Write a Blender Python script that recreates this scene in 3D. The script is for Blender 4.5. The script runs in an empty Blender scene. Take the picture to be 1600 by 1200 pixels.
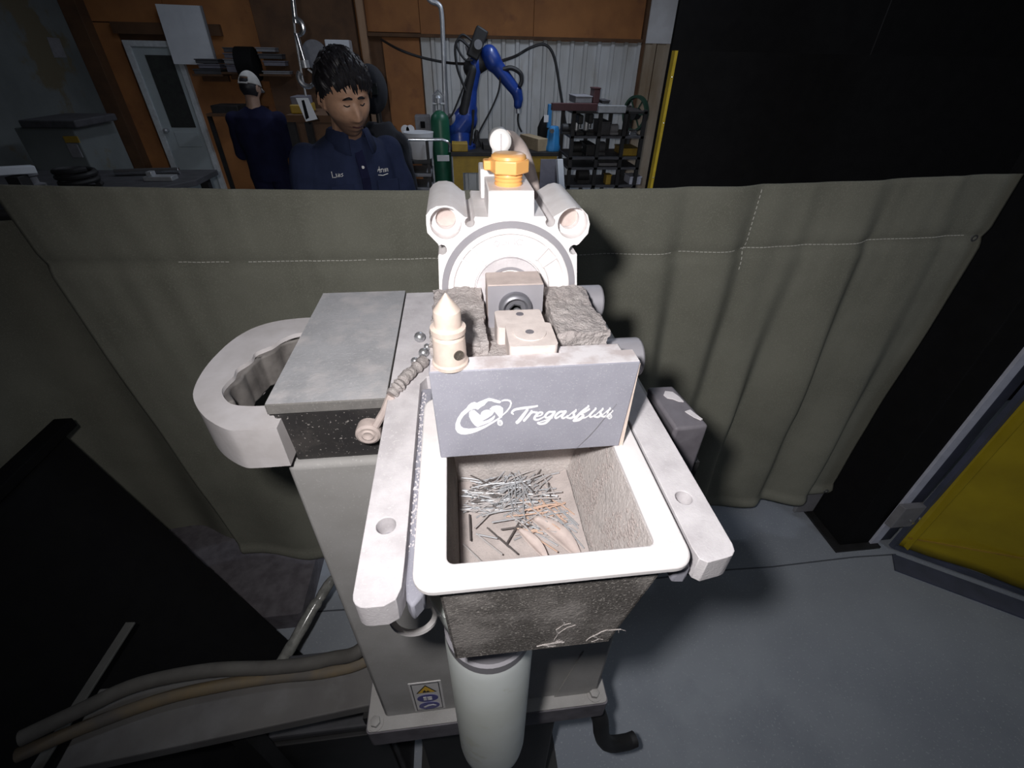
import bpy, bmesh, math, random
from mathutils import Vector, Matrix, noise
from mathutils.geometry import tessellate_polygon
PI = math.pi
scene = bpy.context.scene
C = scene.collection

# ------------------------------------------------------------------ camera
FPX, HC = 704.0, 1.8                       # focal length in pixels of a 1600 wide frame, lens height
up = Vector((20, 971, 704)).normalized()   # world up seen in camera axes
fw = Vector((0, 0, -1)); fy = (fw - up * fw.dot(up)).normalized(); fx = fy.cross(up)
YAW = math.radians(7.2)
M = Matrix.Rotation(-YAW, 3, 'Z') @ Matrix((fx, fy, up))   # camera axes -> world
cam_d = bpy.data.cameras.new('camera'); cam = bpy.data.objects.new('camera', cam_d); C.objects.link(cam)
cam_d.sensor_width = 36; cam_d.lens = 36 * FPX / 1600; cam_d.clip_start = 0.01
cam.matrix_world = Matrix.Translation((0, 0, HC)) @ M.to_4x4()
scene.camera = cam
scene.view_settings.view_transform = 'Standard'; scene.view_settings.look = 'None'
scene.view_settings.exposure = 0.0; scene.view_settings.gamma = 1.0
scene.view_settings.use_curve_mapping = False

# ------------------------------------------------------------------ world and lamps
world = bpy.data.worlds.new('world'); scene.world = world; world.use_nodes = True
world.node_tree.nodes['Background'].inputs[0].default_value = (0.55, 0.65, 1.0, 1)
world.node_tree.nodes['Background'].inputs[1].default_value = 0.012

def lamp(name, typ, loc, energy, color=(1, 1, 1), size=0.1, size_y=None, aim=None):
    d = bpy.data.lights.new(name, typ); d.energy = energy; d.color = color
    o = bpy.data.objects.new(name, d); C.objects.link(o); o.location = loc
    if typ == 'AREA':
        d.size = size
        if size_y: d.shape = 'RECTANGLE'; d.size_y = size_y
    else: d.shadow_soft_size = size
    if aim is not None: o.rotation_euler = (Vector(aim) - Vector(loc)).to_track_quat('-Z', 'Y').to_euler()
    return o
# the phone's flash, just left of and above the lens
flash = lamp('phone_flash', 'SPOT', tuple(Vector((0, 0, HC)) + M @ Vector((-0.048, 0.035, 0.02))), 25.5, (1.0, 0.97, 0.955), 0.012, aim=tuple(Vector((0, 0, HC)) + M @ Vector((0.10, 0.06, -1))))
fd = flash.data; fd.spot_size = math.radians(132); fd.spot_blend = 1.0; fd.use_nodes = True
nt = fd.node_tree; em = [n for n in nt.nodes if n.type == 'EMISSION'][0]
lf = nt.nodes.new('ShaderNodeLightFalloff'); lf.inputs['Strength'].default_value = 1.0
nt.links.new(lf.outputs['Linear'], em.inputs['Strength'])
# unseen lamps added under the roof to light the back of the workshop
UNSEEN = [(-1.9, 5.2, 3.35), (1.1, 4.6, 3.35)]
for q, e in zip(UNSEEN, (8, 34)): lamp('unseen_lamp', 'AREA', (q[0], q[1], q[2] - 0.06), e, (0.78, 0.86, 1.0), 0.25, 1.2, (q[0], q[1], 0))
lamp('unseen_lamp', 'AREA', (0.75, 1.75, 3.29), 7, (0.78, 0.86, 1.0), 0.3, 0.9, (-0.35, 2.0, 1.6))  # added fill from front right, models the worker's face
lamp('unseen_lamp', 'AREA', (2.7, -0.7, 3.29), 9.5, (0.80, 0.88, 1.0), 0.3, 1.2, (2.2, 0.2, 0))  # added fill behind the camera, brightens the floor at the right
UNSEEN += [(0.75, 1.75, 3.35), (2.7, -0.7, 3.35)]

# ------------------------------------------------------------------ helpers
def at(px, py, y=None, z=None):
    """point of the room seen at a photo pixel, on a wall plane y or a level z"""
    d = M @ Vector((px - 800, 600 - py, -FPX))
    t = (y / d.y) if y is not None else (z - HC) / d.z
    return Vector((0, 0, HC)) + d * t

sst = lambda x: max(0, min(1, x)) ** 2 * (3 - 2 * max(0, min(1, x)))
class MB:
    def __init__(s): s.v = []; s.f = []
    def add(s, vs, fs):
        n = len(s.v); s.v += [Vector(v) for v in vs]; s.f += [tuple(i + n for i in f) for f in fs]; return s
    def box(s, x0, x1, y0, y1, z0, z1):
        return s.hexa([(x0, y0, z0), (x1, y0, z0), (x1, y1, z0), (x0, y1, z0), (x0, y0, z1), (x1, y0, z1), (x1, y1, z1), (x0, y1, z1)])
    def hexa(s, p):
        return s.add(p, [(3, 2, 1, 0), (4, 5, 6, 7), (0, 1, 5, 4), (1, 2, 6, 5), (2, 3, 7, 6), (3, 0, 4, 7)])
    def obox(s, c, sx, sy, sz, rot):
        c = Vector(c); R = rot.to_matrix() if not isinstance(rot, Matrix) else rot
        p = [c + R @ Vector((a * sx / 2, b * sy / 2, d * sz / 2)) for d in (-1, 1) for a, b in ((-1, -1), (1, -1), (1, 1), (-1, 1))]
        return s.hexa(p)
    def beam(s, a, b, w, h, upv=(0, 0, 1)):
        a = Vector(a); b = Vector(b); d = (b - a).normalized(); u = Vector(upv)
        if abs(d.dot(u)) > 0.98: u = Vector((0, 1, 0))
        r = d.cross(u).normalized(); u = r.cross(d)
        p = []
        for e in (a, b): p += [e - r * w / 2 - u * h / 2, e + r * w / 2 - u * h / 2, e + r * w / 2 + u * h / 2, e - r * w / 2 + u * h / 2]
        return s.add(p, [(3, 2, 1, 0), (4, 5, 6, 7), (0, 1, 5, 4), (1, 2, 6, 5), (2, 3, 7, 6), (3, 0, 4, 7)])
    def lathe(s, c, axis, prof, n=24, cap=True):
        """prof: list of (distance along axis, radius)"""
        c = Vector(c); ax = Vector(axis).normalized(); u = ax.orthogonal().normalized(); w = ax.cross(u)
        vs = []; fs = []
        for h, r in prof:
            for k in range(n):
                a = 2 * PI * k / n; vs.append(c + ax * h + (u * math.cos(a) + w * math.sin(a)) * max(r, 1e-6))
        for i in range(len(prof) - 1):
            for k in range(n):
                fs.append((i * n + k, i * n + (k + 1) % n, (i + 1) * n + (k + 1) % n, (i + 1) * n + k))
        if cap:
            fs.append(tuple(range(n - 1, -1, -1))); fs.append(tuple((len(prof) - 1) * n + k for k in range(n)))
        return s.add(vs, fs)
    def cyl(s, a, b, r, r2=None, n=20):
        a = Vector(a); b = Vector(b); return s.lathe(a, b - a, [(0, r), ((b - a).length, r if r2 is None else r2)], n)
    def ring(s, c, axis, r0, r1, h, n=40):
        c = Vector(c); return s.lathe(c, axis, [(0, r0), (0, r1), (h, r1), (h, r0), (0, r0)], n, False)
    def tube(s, pts, r, n=10, cap=True):
        P = [Vector(p) for p in pts]; rr = r if isinstance(r, (list, tuple)) else [r] * len(P)
        vs = []; fs = []; u = None
        for i, p in enumerate(P):
            d = (P[min(i + 1, len(P) - 1)] - P[max(i - 1, 0)]).normalized()
            u = d.orthogonal().normalized() if u is None else (u - d * u.dot(d)).normalized()
            w = d.cross(u)
            for k in range(n):
                a = 2 * PI * k / n; vs.append(p + (u * math.cos(a) + w * math.sin(a)) * rr[i])
        for i in range(len(P) - 1):
            for k in range(n): fs.append((i * n + k, i * n + (k + 1) % n, (i + 1) * n + (k + 1) % n, (i + 1) * n + k))
        if cap: fs.append(tuple(range(n - 1, -1, -1))); fs.append(tuple((len(P) - 1) * n + k for k in range(n)))
        return s.add(vs, fs)
    def prism(s, outer, fn0, fn1, holes=()):
        """outer / holes: 2D loops; fn0, fn1 map (a,b) to the two end faces"""
        loops = [list(outer)] + [list(h) for h in holes]
        flat = [p for l in loops for p in l]; n = len(flat)
        tri = tessellate_polygon([[Vector((a, b, 0)) for a, b in l] for l in loops])
        vs = [fn0(*p) for p in flat] + [fn1(*p) for p in flat]
        fs = [tuple(reversed(t)) for t in tri] + [tuple(i + n for i in t) for t in tri]
        o = 0
        for l in loops:
            m = len(l)
            for i in range(m): j = (i + 1) % m; fs.append((o + i, o + j, o + j + n, o + i + n))
            o += m
        return s.add(vs, fs)
    def pz(s, outer, z0, z1, holes=()):
        return s.prism(outer, lambda a, b: (a, b, z0), lambda a, b: (a, b, z1), holes)
    def py(s, outer, y0, y1, holes=()):
        return s.prism(outer, lambda a, b: (a, y0, b), lambda a, b: (a, y1, b), holes)
    def ball(s, c, r, n=14, m=9, sc=(1, 1, 1)):
        vs = []; fs = []
        for i in range(m + 1):
            t = PI * i / m
            for k in range(n):
                a = 2 * PI * k / n
                vs.append(Vector(c) + Vector((r * sc[0] * math.sin(t) * math.cos(a), r * sc[1] * math.sin(t) * math.sin(a), r * sc[2] * math.cos(t))))
        for i in range(m):
            for k in range(n): fs.append((i * n + k, (i + 1) * n + k, (i + 1) * n + (k + 1) % n, i * n + (k + 1) % n))
        return s.add(vs, fs)

def circ(cx, cy, r, n=24, a0=0, a1=2 * PI): 
    e = 0 if abs(a1 - a0 - 2 * PI) < 1e-6 else 1
    return [(cx + r * math.cos(a0 + (a1 - a0) * k / (n - e)), cy + r * math.sin(a0 + (a1 - a0) * k / (n - e))) for k in range(n)]
def rrect(x0, x1, y0, y1, r, n=6):
    p = []
    for cx, cy, a in ((x1 - r, y1 - r, 0), (x0 + r, y1 - r, PI / 2), (x0 + r, y0 + r, PI), (x1 - r, y0 + r, 1.5 * PI)):
        p += [(cx + r * math.cos(a + PI / 2 * k / n), cy + r * math.sin(a + PI / 2 * k / n)) for k in range(n + 1)]
    return p
def catmull(pts, n=8):
    P = [Vector(p) for p in pts]; P = [P[0] * 2 - P[1]] + P + [P[-1] * 2 - P[-2]]; out = []
    for i in range(1, len(P) - 2):
        for k in range(n):
            t = k / n; a, b, c, d = P[i - 1], P[i], P[i + 1], P[i + 2]
            out.append(0.5 * ((2 * b) + (c - a) * t + (2 * a - 5 * b + 4 * c - d) * t * t + (3 * b - a - 3 * c + d) * t ** 3))
    out.append(P[-2]); return out

WL = {}   # world position of each object's origin (nothing with children is rotated)
def finish(me, smooth):
    bm = bmesh.new(); bm.from_mesh(me); bmesh.ops.recalc_face_normals(bm, faces=bm.faces); bm.to_mesh(me); bm.free()
    if smooth:
        for p in me.polygons: p.use_smooth = True
        me.set_sharp_from_angle(angle=math.radians(smooth))
def obj(name, mb, mat, parent=None, smooth=35, bevel=0, off=None, seg=2):
    """one mesh object; coordinates are world coordinates (plus off)"""
    vs = mb.v if off is None else [v + Vector(off) for v in mb.v]
    if parent is None:
        lo = [min(v[i] for v in vs) for i in range(3)]; hi = [max(v[i] for v in vs) for i in range(3)]
        org = Vector(((lo[0] + hi[0]) / 2, (lo[1] + hi[1]) / 2, lo[2]))
    else: org = WL[parent.name]
    me = bpy.data.meshes.new(name); me.from_pydata([v - org for v in vs], [], mb.f); me.update()
    finish(me, smooth); me.materials.append(mat)
    o = bpy.data.objects.new(name, me); C.objects.link(o)
    if parent is None: o.location = org
    else: o.parent = parent
    WL[o.name] = org
    if bevel:
        m = o.modifiers.new('bevel', 'BEVEL'); m.width = bevel; m.segments = seg; m.limit_method = 'ANGLE'; m.angle_limit = math.radians(40)
        m.harden_normals = False
    return o
def tag(o, label, cat, group=None):
    o['label'] = label; o['category'] = cat
    if group: o['group'] = group
    return o
def thing(name, loc, label, cat, group=None):
    o = bpy.data.objects.new(name, None); C.objects.link(o); o.location = loc; o.empty_display_size = 0.05
    WL[o.name] = Vector(loc); return tag(o, label, cat, group)
def struct(o): o['kind'] = 'structure'; return o

# ------------------------------------------------------------------ materials
def mat(name, col, rough=0.6, metal=0.0, col2=None, scale=20, amt=(0.35, 0.65), speck=None, speck_scale=400, speck_at=(0.62, 0.68),
        bump=0.0, bump_scale=200, coat=0.0, trans=0.0, sss=0.0, stretch=(1, 1, 1), emit=None, spec=0.5, patch=None, patch_scale=30, patch_at=(0.55, 0.6)):
    m = bpy.data.materials.new(name); m.use_nodes = True; nt = m.node_tree; N = nt.nodes; L = nt.links
    b = N['Principled BSDF']
    b.inputs['Roughness'].default_value = rough; b.inputs['Metallic'].default_value = metal
    b.inputs['Specular IOR Level'].default_value = spec
    if coat: b.inputs['Coat Weight'].default_value = coat
    if trans: b.inputs['Transmission Weight'].default_value = trans
    if sss: b.inputs['Subsurface Weight'].default_value = sss; b.inputs['Subsurface Radius'].default_value = (0.02, 0.02, 0.02); b.inputs['Subsurface Scale'].default_value = 0.3
    if emit: b.inputs['Emission Color'].default_value = (*col, 1); b.inputs['Emission Strength'].default_value = emit
    tc = N.new('ShaderNodeTexCoord'); mp = N.new('ShaderNodeMapping'); mp.inputs['Scale'].default_value = stretch
    L.new(tc.outputs['Object'], mp.inputs['Vector'])
    def noise_tex(sc, det=4, ro=0.6):
        n = N.new('ShaderNodeTexNoise'); n.inputs['Scale'].default_value = sc; n.inputs['Detail'].default_value = det; n.inputs['Roughness'].default_value = ro
        L.new(mp.outputs['Vector'], n.inputs['Vector']); return n
    def ramp(src, lo, hi):
        r = N.new('ShaderNodeMapRange'); r.inputs['From Min'].default_value = lo; r.inputs['From Max'].default_value = hi
        L.new(src, r.inputs['Value']); return r.outputs['Result']
    def mix(fac, a, c):
        x = N.new('ShaderNodeMix'); x.data_type = 'RGBA'; L.new(fac, x.inputs['Factor'])
        if isinstance(a, tuple): x.inputs['A'].default_value = (*a, 1)
        else: L.new(a, x.inputs['A'])
        x.inputs['B'].default_value = (*c, 1); return x.outputs['Result']
    cur = tuple(col)
    if col2 is None: col2 = tuple(c * 0.82 for c in col)
    cur = mix(ramp(noise_tex(scale).outputs['Fac'], *amt), cur, col2)
    if patch: cur = mix(ramp(noise_tex(patch_scale, 6).outputs['Fac'], *patch_at), cur, patch)
    if speck: cur = mix(ramp(noise_tex(speck_scale, 2).outputs['Fac'], *speck_at), cur, speck)
    L.new(cur, b.inputs['Base Color'])
    if bump:
        bp = N.new('ShaderNodeBump'); bp.inputs['Strength'].default_value = bump; bp.inputs['Distance'].default_value = 0.002
        L.new(noise_tex(bump_scale, 3).outputs['Fac'], bp.inputs['Height']); L.new(bp.outputs['Normal'], b.inputs['Normal'])
    return m

m_dust = mat('dusty pale casting', (0.70, 0.67, 0.69), 0.8, col2=(0.55, 0.52, 0.54), scale=40, speck=(0.68, 0.66, 0.66), speck_scale=500, bump=0.15, bump_scale=600)
m_white = mat('pale anodised', (0.86, 0.83, 0.83), 0.55, col2=(0.79, 0.75, 0.75), scale=60, bump=0.05)
m_pink = mat('pinkish dusty metal', (0.58, 0.49, 0.455), 0.7, col2=(0.48, 0.40, 0.375), scale=80, bump=0.1, bump_scale=700)
m_cream = mat('cream dusty brass', (0.84, 0.71, 0.62), 0.45, 0.15, col2=(0.76, 0.62, 0.54), scale=120)
m_plate = mat('blue grey dusty plate', (0.345, 0.345, 0.40), 0.75, col2=(0.285, 0.285, 0.335), scale=25, amt=(0.3, 0.7), speck=(0.42, 0.42, 0.46), speck_scale=900, speck_at=(0.6, 0.72), bump=0.08, bump_scale=900)
m_platet = mat('pale plate top dust', (0.70, 0.67, 0.69), 0.8, col2=(0.52, 0.46, 0.46), scale=45, amt=(0.45, 0.62), bump=0.1)
m_tab = mat('pale pink dust on steel', (.74, .655, .62), .8, col2=(.64, .56, .53), scale=90, bump=.1)
m_logo = mat('white print', (0.88, 0.88, 0.90), 0.7, col2=(0.82, 0.82, 0.84))
m_grey = mat('grey painted column', (0.40, 0.39, 0.385), 0.65, col2=(0.34, 0.33, 0.32), scale=14, speck=(0.43, 0.42, 0.41), bump=0.04)
m_lid = mat('dusty grey lid', (0.44, 0.44, 0.46), 0.85, col2=(0.36, 0.36, 0.375), scale=18, patch=(0.56, 0.53, 0.53), patch_scale=28, patch_at=(0.48, 0.72), speck=(0.5, 0.49, 0.5), speck_scale=350, speck_at=(0.58, 0.75), bump=0.25, bump_scale=300)
m_lidside = mat('dusty lid edge', (0.20, 0.19, 0.18), 0.8, col2=(0.15, 0.145, 0.14), scale=60, speck=(0.26, 0.25, 0.24), speck_scale=700)
m_blackspk = mat('black box with dust flecks', (0.028, 0.026, 0.027), 0.6, col2=(0.04, 0.037, 0.036), scale=30, speck=(0.38, 0.35, 0.33), speck_scale=420, speck_at=(0.655, 0.70), patch=(0.055, 0.05, 0.048), patch_scale=25)
m_binout = mat('dark bin wall with dust streaks', (0.10, 0.09, 0.083), 0.8, col2=(0.16, 0.145, 0.135), scale=22, patch=(0.30, 0.275, 0.26), patch_scale=24, patch_at=(0.5, 0.66), speck=(0.42, 0.39, 0.36), speck_scale=650, speck_at=(0.57, 0.67), bump=0.4, bump_scale=500)
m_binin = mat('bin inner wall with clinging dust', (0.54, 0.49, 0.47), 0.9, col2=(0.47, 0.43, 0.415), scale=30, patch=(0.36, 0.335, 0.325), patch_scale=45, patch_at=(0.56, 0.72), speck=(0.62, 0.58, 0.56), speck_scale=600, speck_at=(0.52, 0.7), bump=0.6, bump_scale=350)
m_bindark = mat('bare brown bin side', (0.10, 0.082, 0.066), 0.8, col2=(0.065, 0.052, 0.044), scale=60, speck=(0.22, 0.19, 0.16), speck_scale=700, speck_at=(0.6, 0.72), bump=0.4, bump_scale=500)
m_dustfloor = mat('fine pink dust', (0.50, 0.44, 0.42), 0.95, col2=(0.43, 0.38, 0.365), scale=70, speck=(0.36, 0.33, 0.32), speck_scale=800, speck_at=(0.6, 0.75), bump=0.3, bump_scale=500)
m_pad = mat('caked grey dust', (0.42, 0.385, 0.375), 0.95, col2=(0.33, 0.295, 0.29), scale=60, patch=(0.50, 0.45, 0.435), patch_scale=30, patch_at=(0.5, 0.7), speck=(0.55, 0.52, 0.51), speck_scale=700, speck_at=(0.6, 0.75), bump=0.9, bump_scale=450)
m_grip = mat('grey rubber grip dusty', (0.62, 0.59, 0.60), 0.85, col2=(0.52, 0.49, 0.49), scale=25, bump=0.08)
m_gripin = mat('bare grey rubber', (0.20, 0.185, 0.175), 0.7, col2=(0.115, 0.105, 0.10), scale=45, bump=0.1)
m_ringgrey = mat('bare grey ring', (0.36, 0.35, 0.38), 0.5, 0.2, col2=(0.32, 0.31, 0.34))
m_steel = mat('bright steel', (0.60, 0.61, 0.63), 0.35, 0.8, col2=(0.5, 0.5, 0.52), scale=80)
m_socket = mat('grey bolt steel', (0.27, 0.27, 0.30), 0.42, 0.55, col2=(0.2, 0.2, 0.22))
m_yellowf = mat('yellow plastic fitting', (0.95, 0.50, 0.16), 0.4, col2=(0.92, 0.47, 0.15), sss=0.0)
m_whitep = mat('white plastic', (0.84, 0.83, 0.82), 0.5, col2=(0.80, 0.79, 0.78))
m_bottle = mat('milky plastic bottle', (0.86, 0.91, 0.90), 0.4, col2=(0.78, 0.82, 0.78), scale=9, sss=0.25, patch=(0.74, 0.77, 0.70), patch_scale=12)
m_black = mat('black', (0.008, 0.008, 0.009), 0.8, col2=(0.006, 0.006, 0.007), spec=0.15)
m_hole = mat('dark hole', (0.05, 0.05, 0.055), 0.9, spec=0.2)
m_darksteel = mat('dark steel', (0.035, 0.034, 0.036), 0.55, 0.3, col2=(0.02, 0.02, 0.02), scale=9)
m_edge = mat('grey violet base edge', (0.17, 0.16, 0.18), 0.6, col2=(0.11, 0.10, 0.115), scale=25)
m_stick = mat('sticker white', (0.72, 0.70, 0.70), 0.5)
m_stickk = mat('sticker black', (0.02, 0.02, 0.025), 0.5)
m_sticky = mat('sticker yellow', (0.80, 0.50, 0.06), 0.5)
m_stickb = mat('sticker blue', (0.09, 0.09, 0.28), 0.5)
m_wire = mat('silver wire', (0.52, 0.54, 0.57), 0.4, 0.4, col2=(0.48, 0.48, 0.5), scale=90)
m_wire2 = mat('dull dusty wire', (0.52, 0.49, 0.49), 0.6, 0.15, col2=(0.4, 0.37, 0.36), scale=90)
m_copper = mat('copper wire', (0.72, 0.50, 0.38), 0.5, 0.3, col2=(0.58, 0.42, 0.34), scale=90)
m_wiredk = mat('burnt wire', (0.16, 0.14, 0.135), 0.6, 0.3, col2=(0.1, 0.09, 0.09), scale=90)
m_curtain = mat('olive canvas', (0.235, 0.235, 0.195), 0.95, col2=(0.195, 0.195, 0.16), scale=5, speck=(0.265, 0.265, 0.222), speck_scale=300, speck_at=(0.5, 0.7), bump=0.35, bump_scale=900, spec=0.1)
m_stitch = mat('white thread', (0.75, 0.74, 0.68), 0.9)
m_conc = mat('blue grey concrete', (0.345, 0.375, 0.42), 0.85, col2=(0.28, 0.305, 0.35), scale=1.6, speck=(0.41, 0.44, 0.48), speck_scale=120, patch=(0.26, 0.285, 0.33), patch_scale=2.2, patch_at=(0.52, 0.72), bump=0.2, bump_scale=80, spec=0.25)
m_crack = mat('floor joint dirt', (0.10, 0.11, 0.13), 0.9)
m_yellowsheet = mat('yellow vinyl sheet', (0.43, 0.33, 0.012), 0.5, col2=(0.36, 0.27, 0.010), scale=6, bump=0.25, bump_scale=14)
m_angle = mat('lavender grey steel', (0.62, 0.64, 0.76), 0.6, col2=(0.52, 0.54, 0.64), scale=20)
m_bluesteel = mat('blue grey steel', (0.085, 0.095, 0.15), 0.55, col2=(0.06, 0.07, 0.10), scale=8)
m_yellow = mat('yellow paint', (0.42, 0.27, 0.03), 0.55, col2=(0.30, 0.19, 0.025), scale=9)
m_edgey = mat('yellow edge strip', (0.62, 0.46, 0.04), 0.45)
m_ply = mat('brown plywood', (0.40, 0.17, 0.055), 0.75, col2=(0.28, 0.115, 0.04), scale=2.2, patch=(0.20, 0.08, 0.035), patch_scale=3, patch_at=(0.58, 0.75), bump=0.1)
m_plydk = mat('dark stained timber', (0.13, 0.065, 0.03), 0.8, col2=(0.08, 0.04, 0.02), scale=4)
m_beam = mat('pale timber', (0.42, 0.27, 0.17), 0.8, col2=(0.34, 0.21, 0.13), scale=8, stretch=(1, 1, .15))
m_corr = mat('galvanised sheet', (0.62, 0.64, 0.66), 0.55, 0.1, col2=(0.47, 0.47, 0.46), scale=2.5, patch=(0.40, 0.37, 0.33), patch_scale=3, patch_at=(0.55, 0.75), stretch=(1, 1, .35))
m_corrst = mat('rust stained sheet', (0.40, 0.34, 0.27), 0.7, col2=(0.26, 0.19, 0.12), scale=2.5, stretch=(1, 1, .35))
m_wallw = mat('white board', (0.70, 0.71, 0.74), 0.7, col2=(0.58, 0.58, 0.6), scale=4)
m_wallg = mat('grey green wall', (0.17, 0.19, 0.19), 0.85, col2=(0.12, 0.135, 0.135), scale=1.5, patch=(0.14, 0.12, 0.075), patch_scale=1.2)
m_door = mat('grey door', (0.46, 0.52, 0.54), 0.6, col2=(0.40, 0.45, 0.47), scale=3)
m_trim = mat('white door frame', (0.68, 0.72, 0.75), 0.6)
m_paper = mat('white sheet', (0.74, 0.77, 0.82), 0.7, col2=(0.66, 0.69, 0.74), scale=5)
m_glass = mat('dark window pane', (0.05, 0.055, 0.05), 0.2, col2=(0.04, 0.04, 0.04))
m_blue = mat('robot blue paint', (0.015, 0.055, 0.30), 0.38, col2=(0.012, 0.04, 0.22), scale=12, coat=0.3)
m_blue2 = mat('mid blue paint', (0.03, 0.22, 0.50), 0.5, col2=(0.025, 0.17, 0.40), scale=14)
m_green = mat('green gas cylinder paint', (0.016, 0.11, 0.06), 0.4, col2=(0.012, 0.085, 0.048), scale=8)
m_chrome = mat('chrome', (0.72, 0.74, 0.78), 0.22, 0.9)
m_galv = mat('grey conduit', (0.55, 0.57, 0.6), 0.4, 0.5)
m_rubber = mat('black rubber', (0.02, 0.02, 0.022), 0.6)
m_maroon = mat('dark maroon paint', (0.075, 0.028, 0.032), 0.5)
m_greymid = mat('mid grey', (0.24, 0.24, 0.26), 0.7)
m_greydk = mat('dark grey', (0.075, 0.075, 0.085), 0.65, col2=(0.05, 0.05, 0.055), scale=12)
m_violet = mat('grey violet sheet', (0.16, 0.155, 0.19), 0.6)
m_wood = mat('raw timber', (0.42, 0.33, 0.21), 0.8)
m_skin = None
m_navy = mat('navy work shirt', (0.026, 0.036, 0.085), 0.9, col2=(0.019, 0.027, 0.064), scale=14, bump=0.3, bump_scale=500, spec=0.2)
m_navy2 = mat('dark navy overalls', (0.012, 0.014, 0.045), 0.9, col2=(0.009, 0.010, 0.034), scale=12, spec=0.2)
m_trous = mat('dark trousers', (0.02, 0.022, 0.03), 0.9)
m_hair = mat('black hair', (0.010, 0.009, 0.011), 0.5, col2=(0.018, 0.016, 0.02), scale=60, stretch=(1, 1, .2))
m_cap = mat('off white cap', (0.55, 0.54, 0.52), 0.85)
m_boot = mat('black boots', (0.012, 0.012, 0.012), 0.6)
m_hose = mat('dusty grey hose', (0.13, 0.125, 0.115), 0.75, col2=(0.09, 0.085, 0.08), scale=15)
m_hosey = mat('dusty ochre hose', (0.20, 0.15, 0.085), 0.75, col2=(0.12, 0.11, 0.10), scale=12)
m_tray = mat('grey cable duct', (0.17, 0.165, 0.16), 0.75, col2=(0.13, 0.125, 0.125), scale=7, patch=(0.21, 0.21, 0.215), patch_scale=10, patch_at=(.5, .8))
m_wrap = mat('clear plastic tube', (0.30, 0.30, 0.28), 0.18, col2=(0.16, 0.16, 0.15), scale=40)
m_bar = mat('dull flat bar', (0.20, 0.20, 0.19), 0.6, 0.3)
m_emit = mat('lamp tube', (0.8, 0.88, 1.0), emit=4)

# ------------------------------------------------------------------ the room
rnd = random.Random(7)
floor = struct(obj('floor', MB().box(-5.2, 5.2, -1.6, 7.3, -0.1, 0.0), m_conc, smooth=0))
jm = MB(); px_ = [(-0.9 + 0.2 * i, 0.998 + 0.004 * math.sin(i * 2.1)) for i in range(15)]
for a, b in zip(px_[:-1], px_[1:]): jm.beam((a[0], a[1], 0.0003), (b[0], b[1], 0.0003), 0.006, 0.002)
obj('expansion_joint', jm, m_crack, floor)
struct(obj('ceiling', MB().box(-5.2, 5.2, -1.6, 7.3, 3.6, 3.7), m_plydk, smooth=0))
wb = struct(obj('wall_back', MB().box(-5.2, 5.2, 7.3, 7.4, 0, 3.6), m_plydk, smooth=0))
# plywood sheets above the metal cladding and behind the door
for x0, x1, z0, z1 in ((-0.33, 1.1, 2.02, 3.2), (1.104, 2.545, 1.98, 3.2), (-0.98, -0.335, 2.03, 3.2), (-0.82, -0.36, 0.02, 1.98), (-2.3, -1.08, 0.02, 2.3), (-3.28, -2.304, 0.02, 2.3), (-4.3, -3.9, 0.02, 2.05), (-4.3, -3.284, 2.06, 3.2), (-3.28, -1.08, 2.304, 3.2)):
    obj('plywood_sheet', MB().box(x0, x1, 7.27, 7.30, z0, z1), m_ply, wb, smooth=0, bevel=0.004)
# corrugated cladding: one ribbed panel after another
nP = 16; xa, xb = -0.34, 2.57
for i in range(nP):
    x0 = xa + (xb - xa) * i / nP; w = (xb - xa) / nP
    mb = MB()
    pr = [(x0, 7.285), (x0 + w * 0.62, 7.285), (x0 + w * 0.70, 7.25), (x0 + w * 0.92, 7.25), (x0 + w, 7.285), (x0 + w, 7.295), (x0, 7.295)]
    mb.pz(pr, 0.02, 1.985)
    obj('corrugated_panel', mb, m_corr, wb, smooth=0)
for i in range(3):
    x0 = 2.60 + 0.19 * i; mb = MB()
    mb.pz([(x0, 7.285), (x0 + 0.11, 7.285), (x0 + 0.125, 7.255), (x0 + 0.165, 7.255), (x0 + 0.18, 7.285), (x0 + 0.18, 7.295), (x0, 7.295)], 0.02, 1.978)
    obj('corrugated_panel', mb, m_corrst, wb, smooth=0)
obj('white_panel', MB().box(2.60, 3.3, 7.255, 7.30, 1.98, 3.2), m_wallw, wb, smooth=0, bevel=0.004)
struct(obj('trim_1', MB().box(2.552, 2.592, 7.22, 7.30, 0, 3.2), m_plydk, smooth=0))
struct(obj('trim_2', MB().box(-1.075, -0.985, 7.18, 7.30, 0, 3.3), m_beam, smooth=0, bevel=0.006))
struct(obj('trim_3', MB().box(-0.98, 2.55, 7.20, 7.268, 1.985, 2.02), m_plydk, smooth=0))
struct(obj('trim_4', MB().box(-4.30, -4.12, 7.1, 7.30, 0, 3.3), m_plydk, smooth=0, bevel=0.006))
struct(obj('trim_5', MB().box(-3.9, -2.7, 7.20, 7.268, 1.95, 2.06), m_plydk, smooth=0))
wl = struct(obj('wall_left', MB().box(-5.2, -4.3, -1.6, 7.3, 0, 3.6), m_wallg, smooth=0))
struct(obj('wall_right', MB().box(5.1, 5.2, -1.6, 7.3, 0, 3.6), m_wallg, smooth=0))
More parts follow.
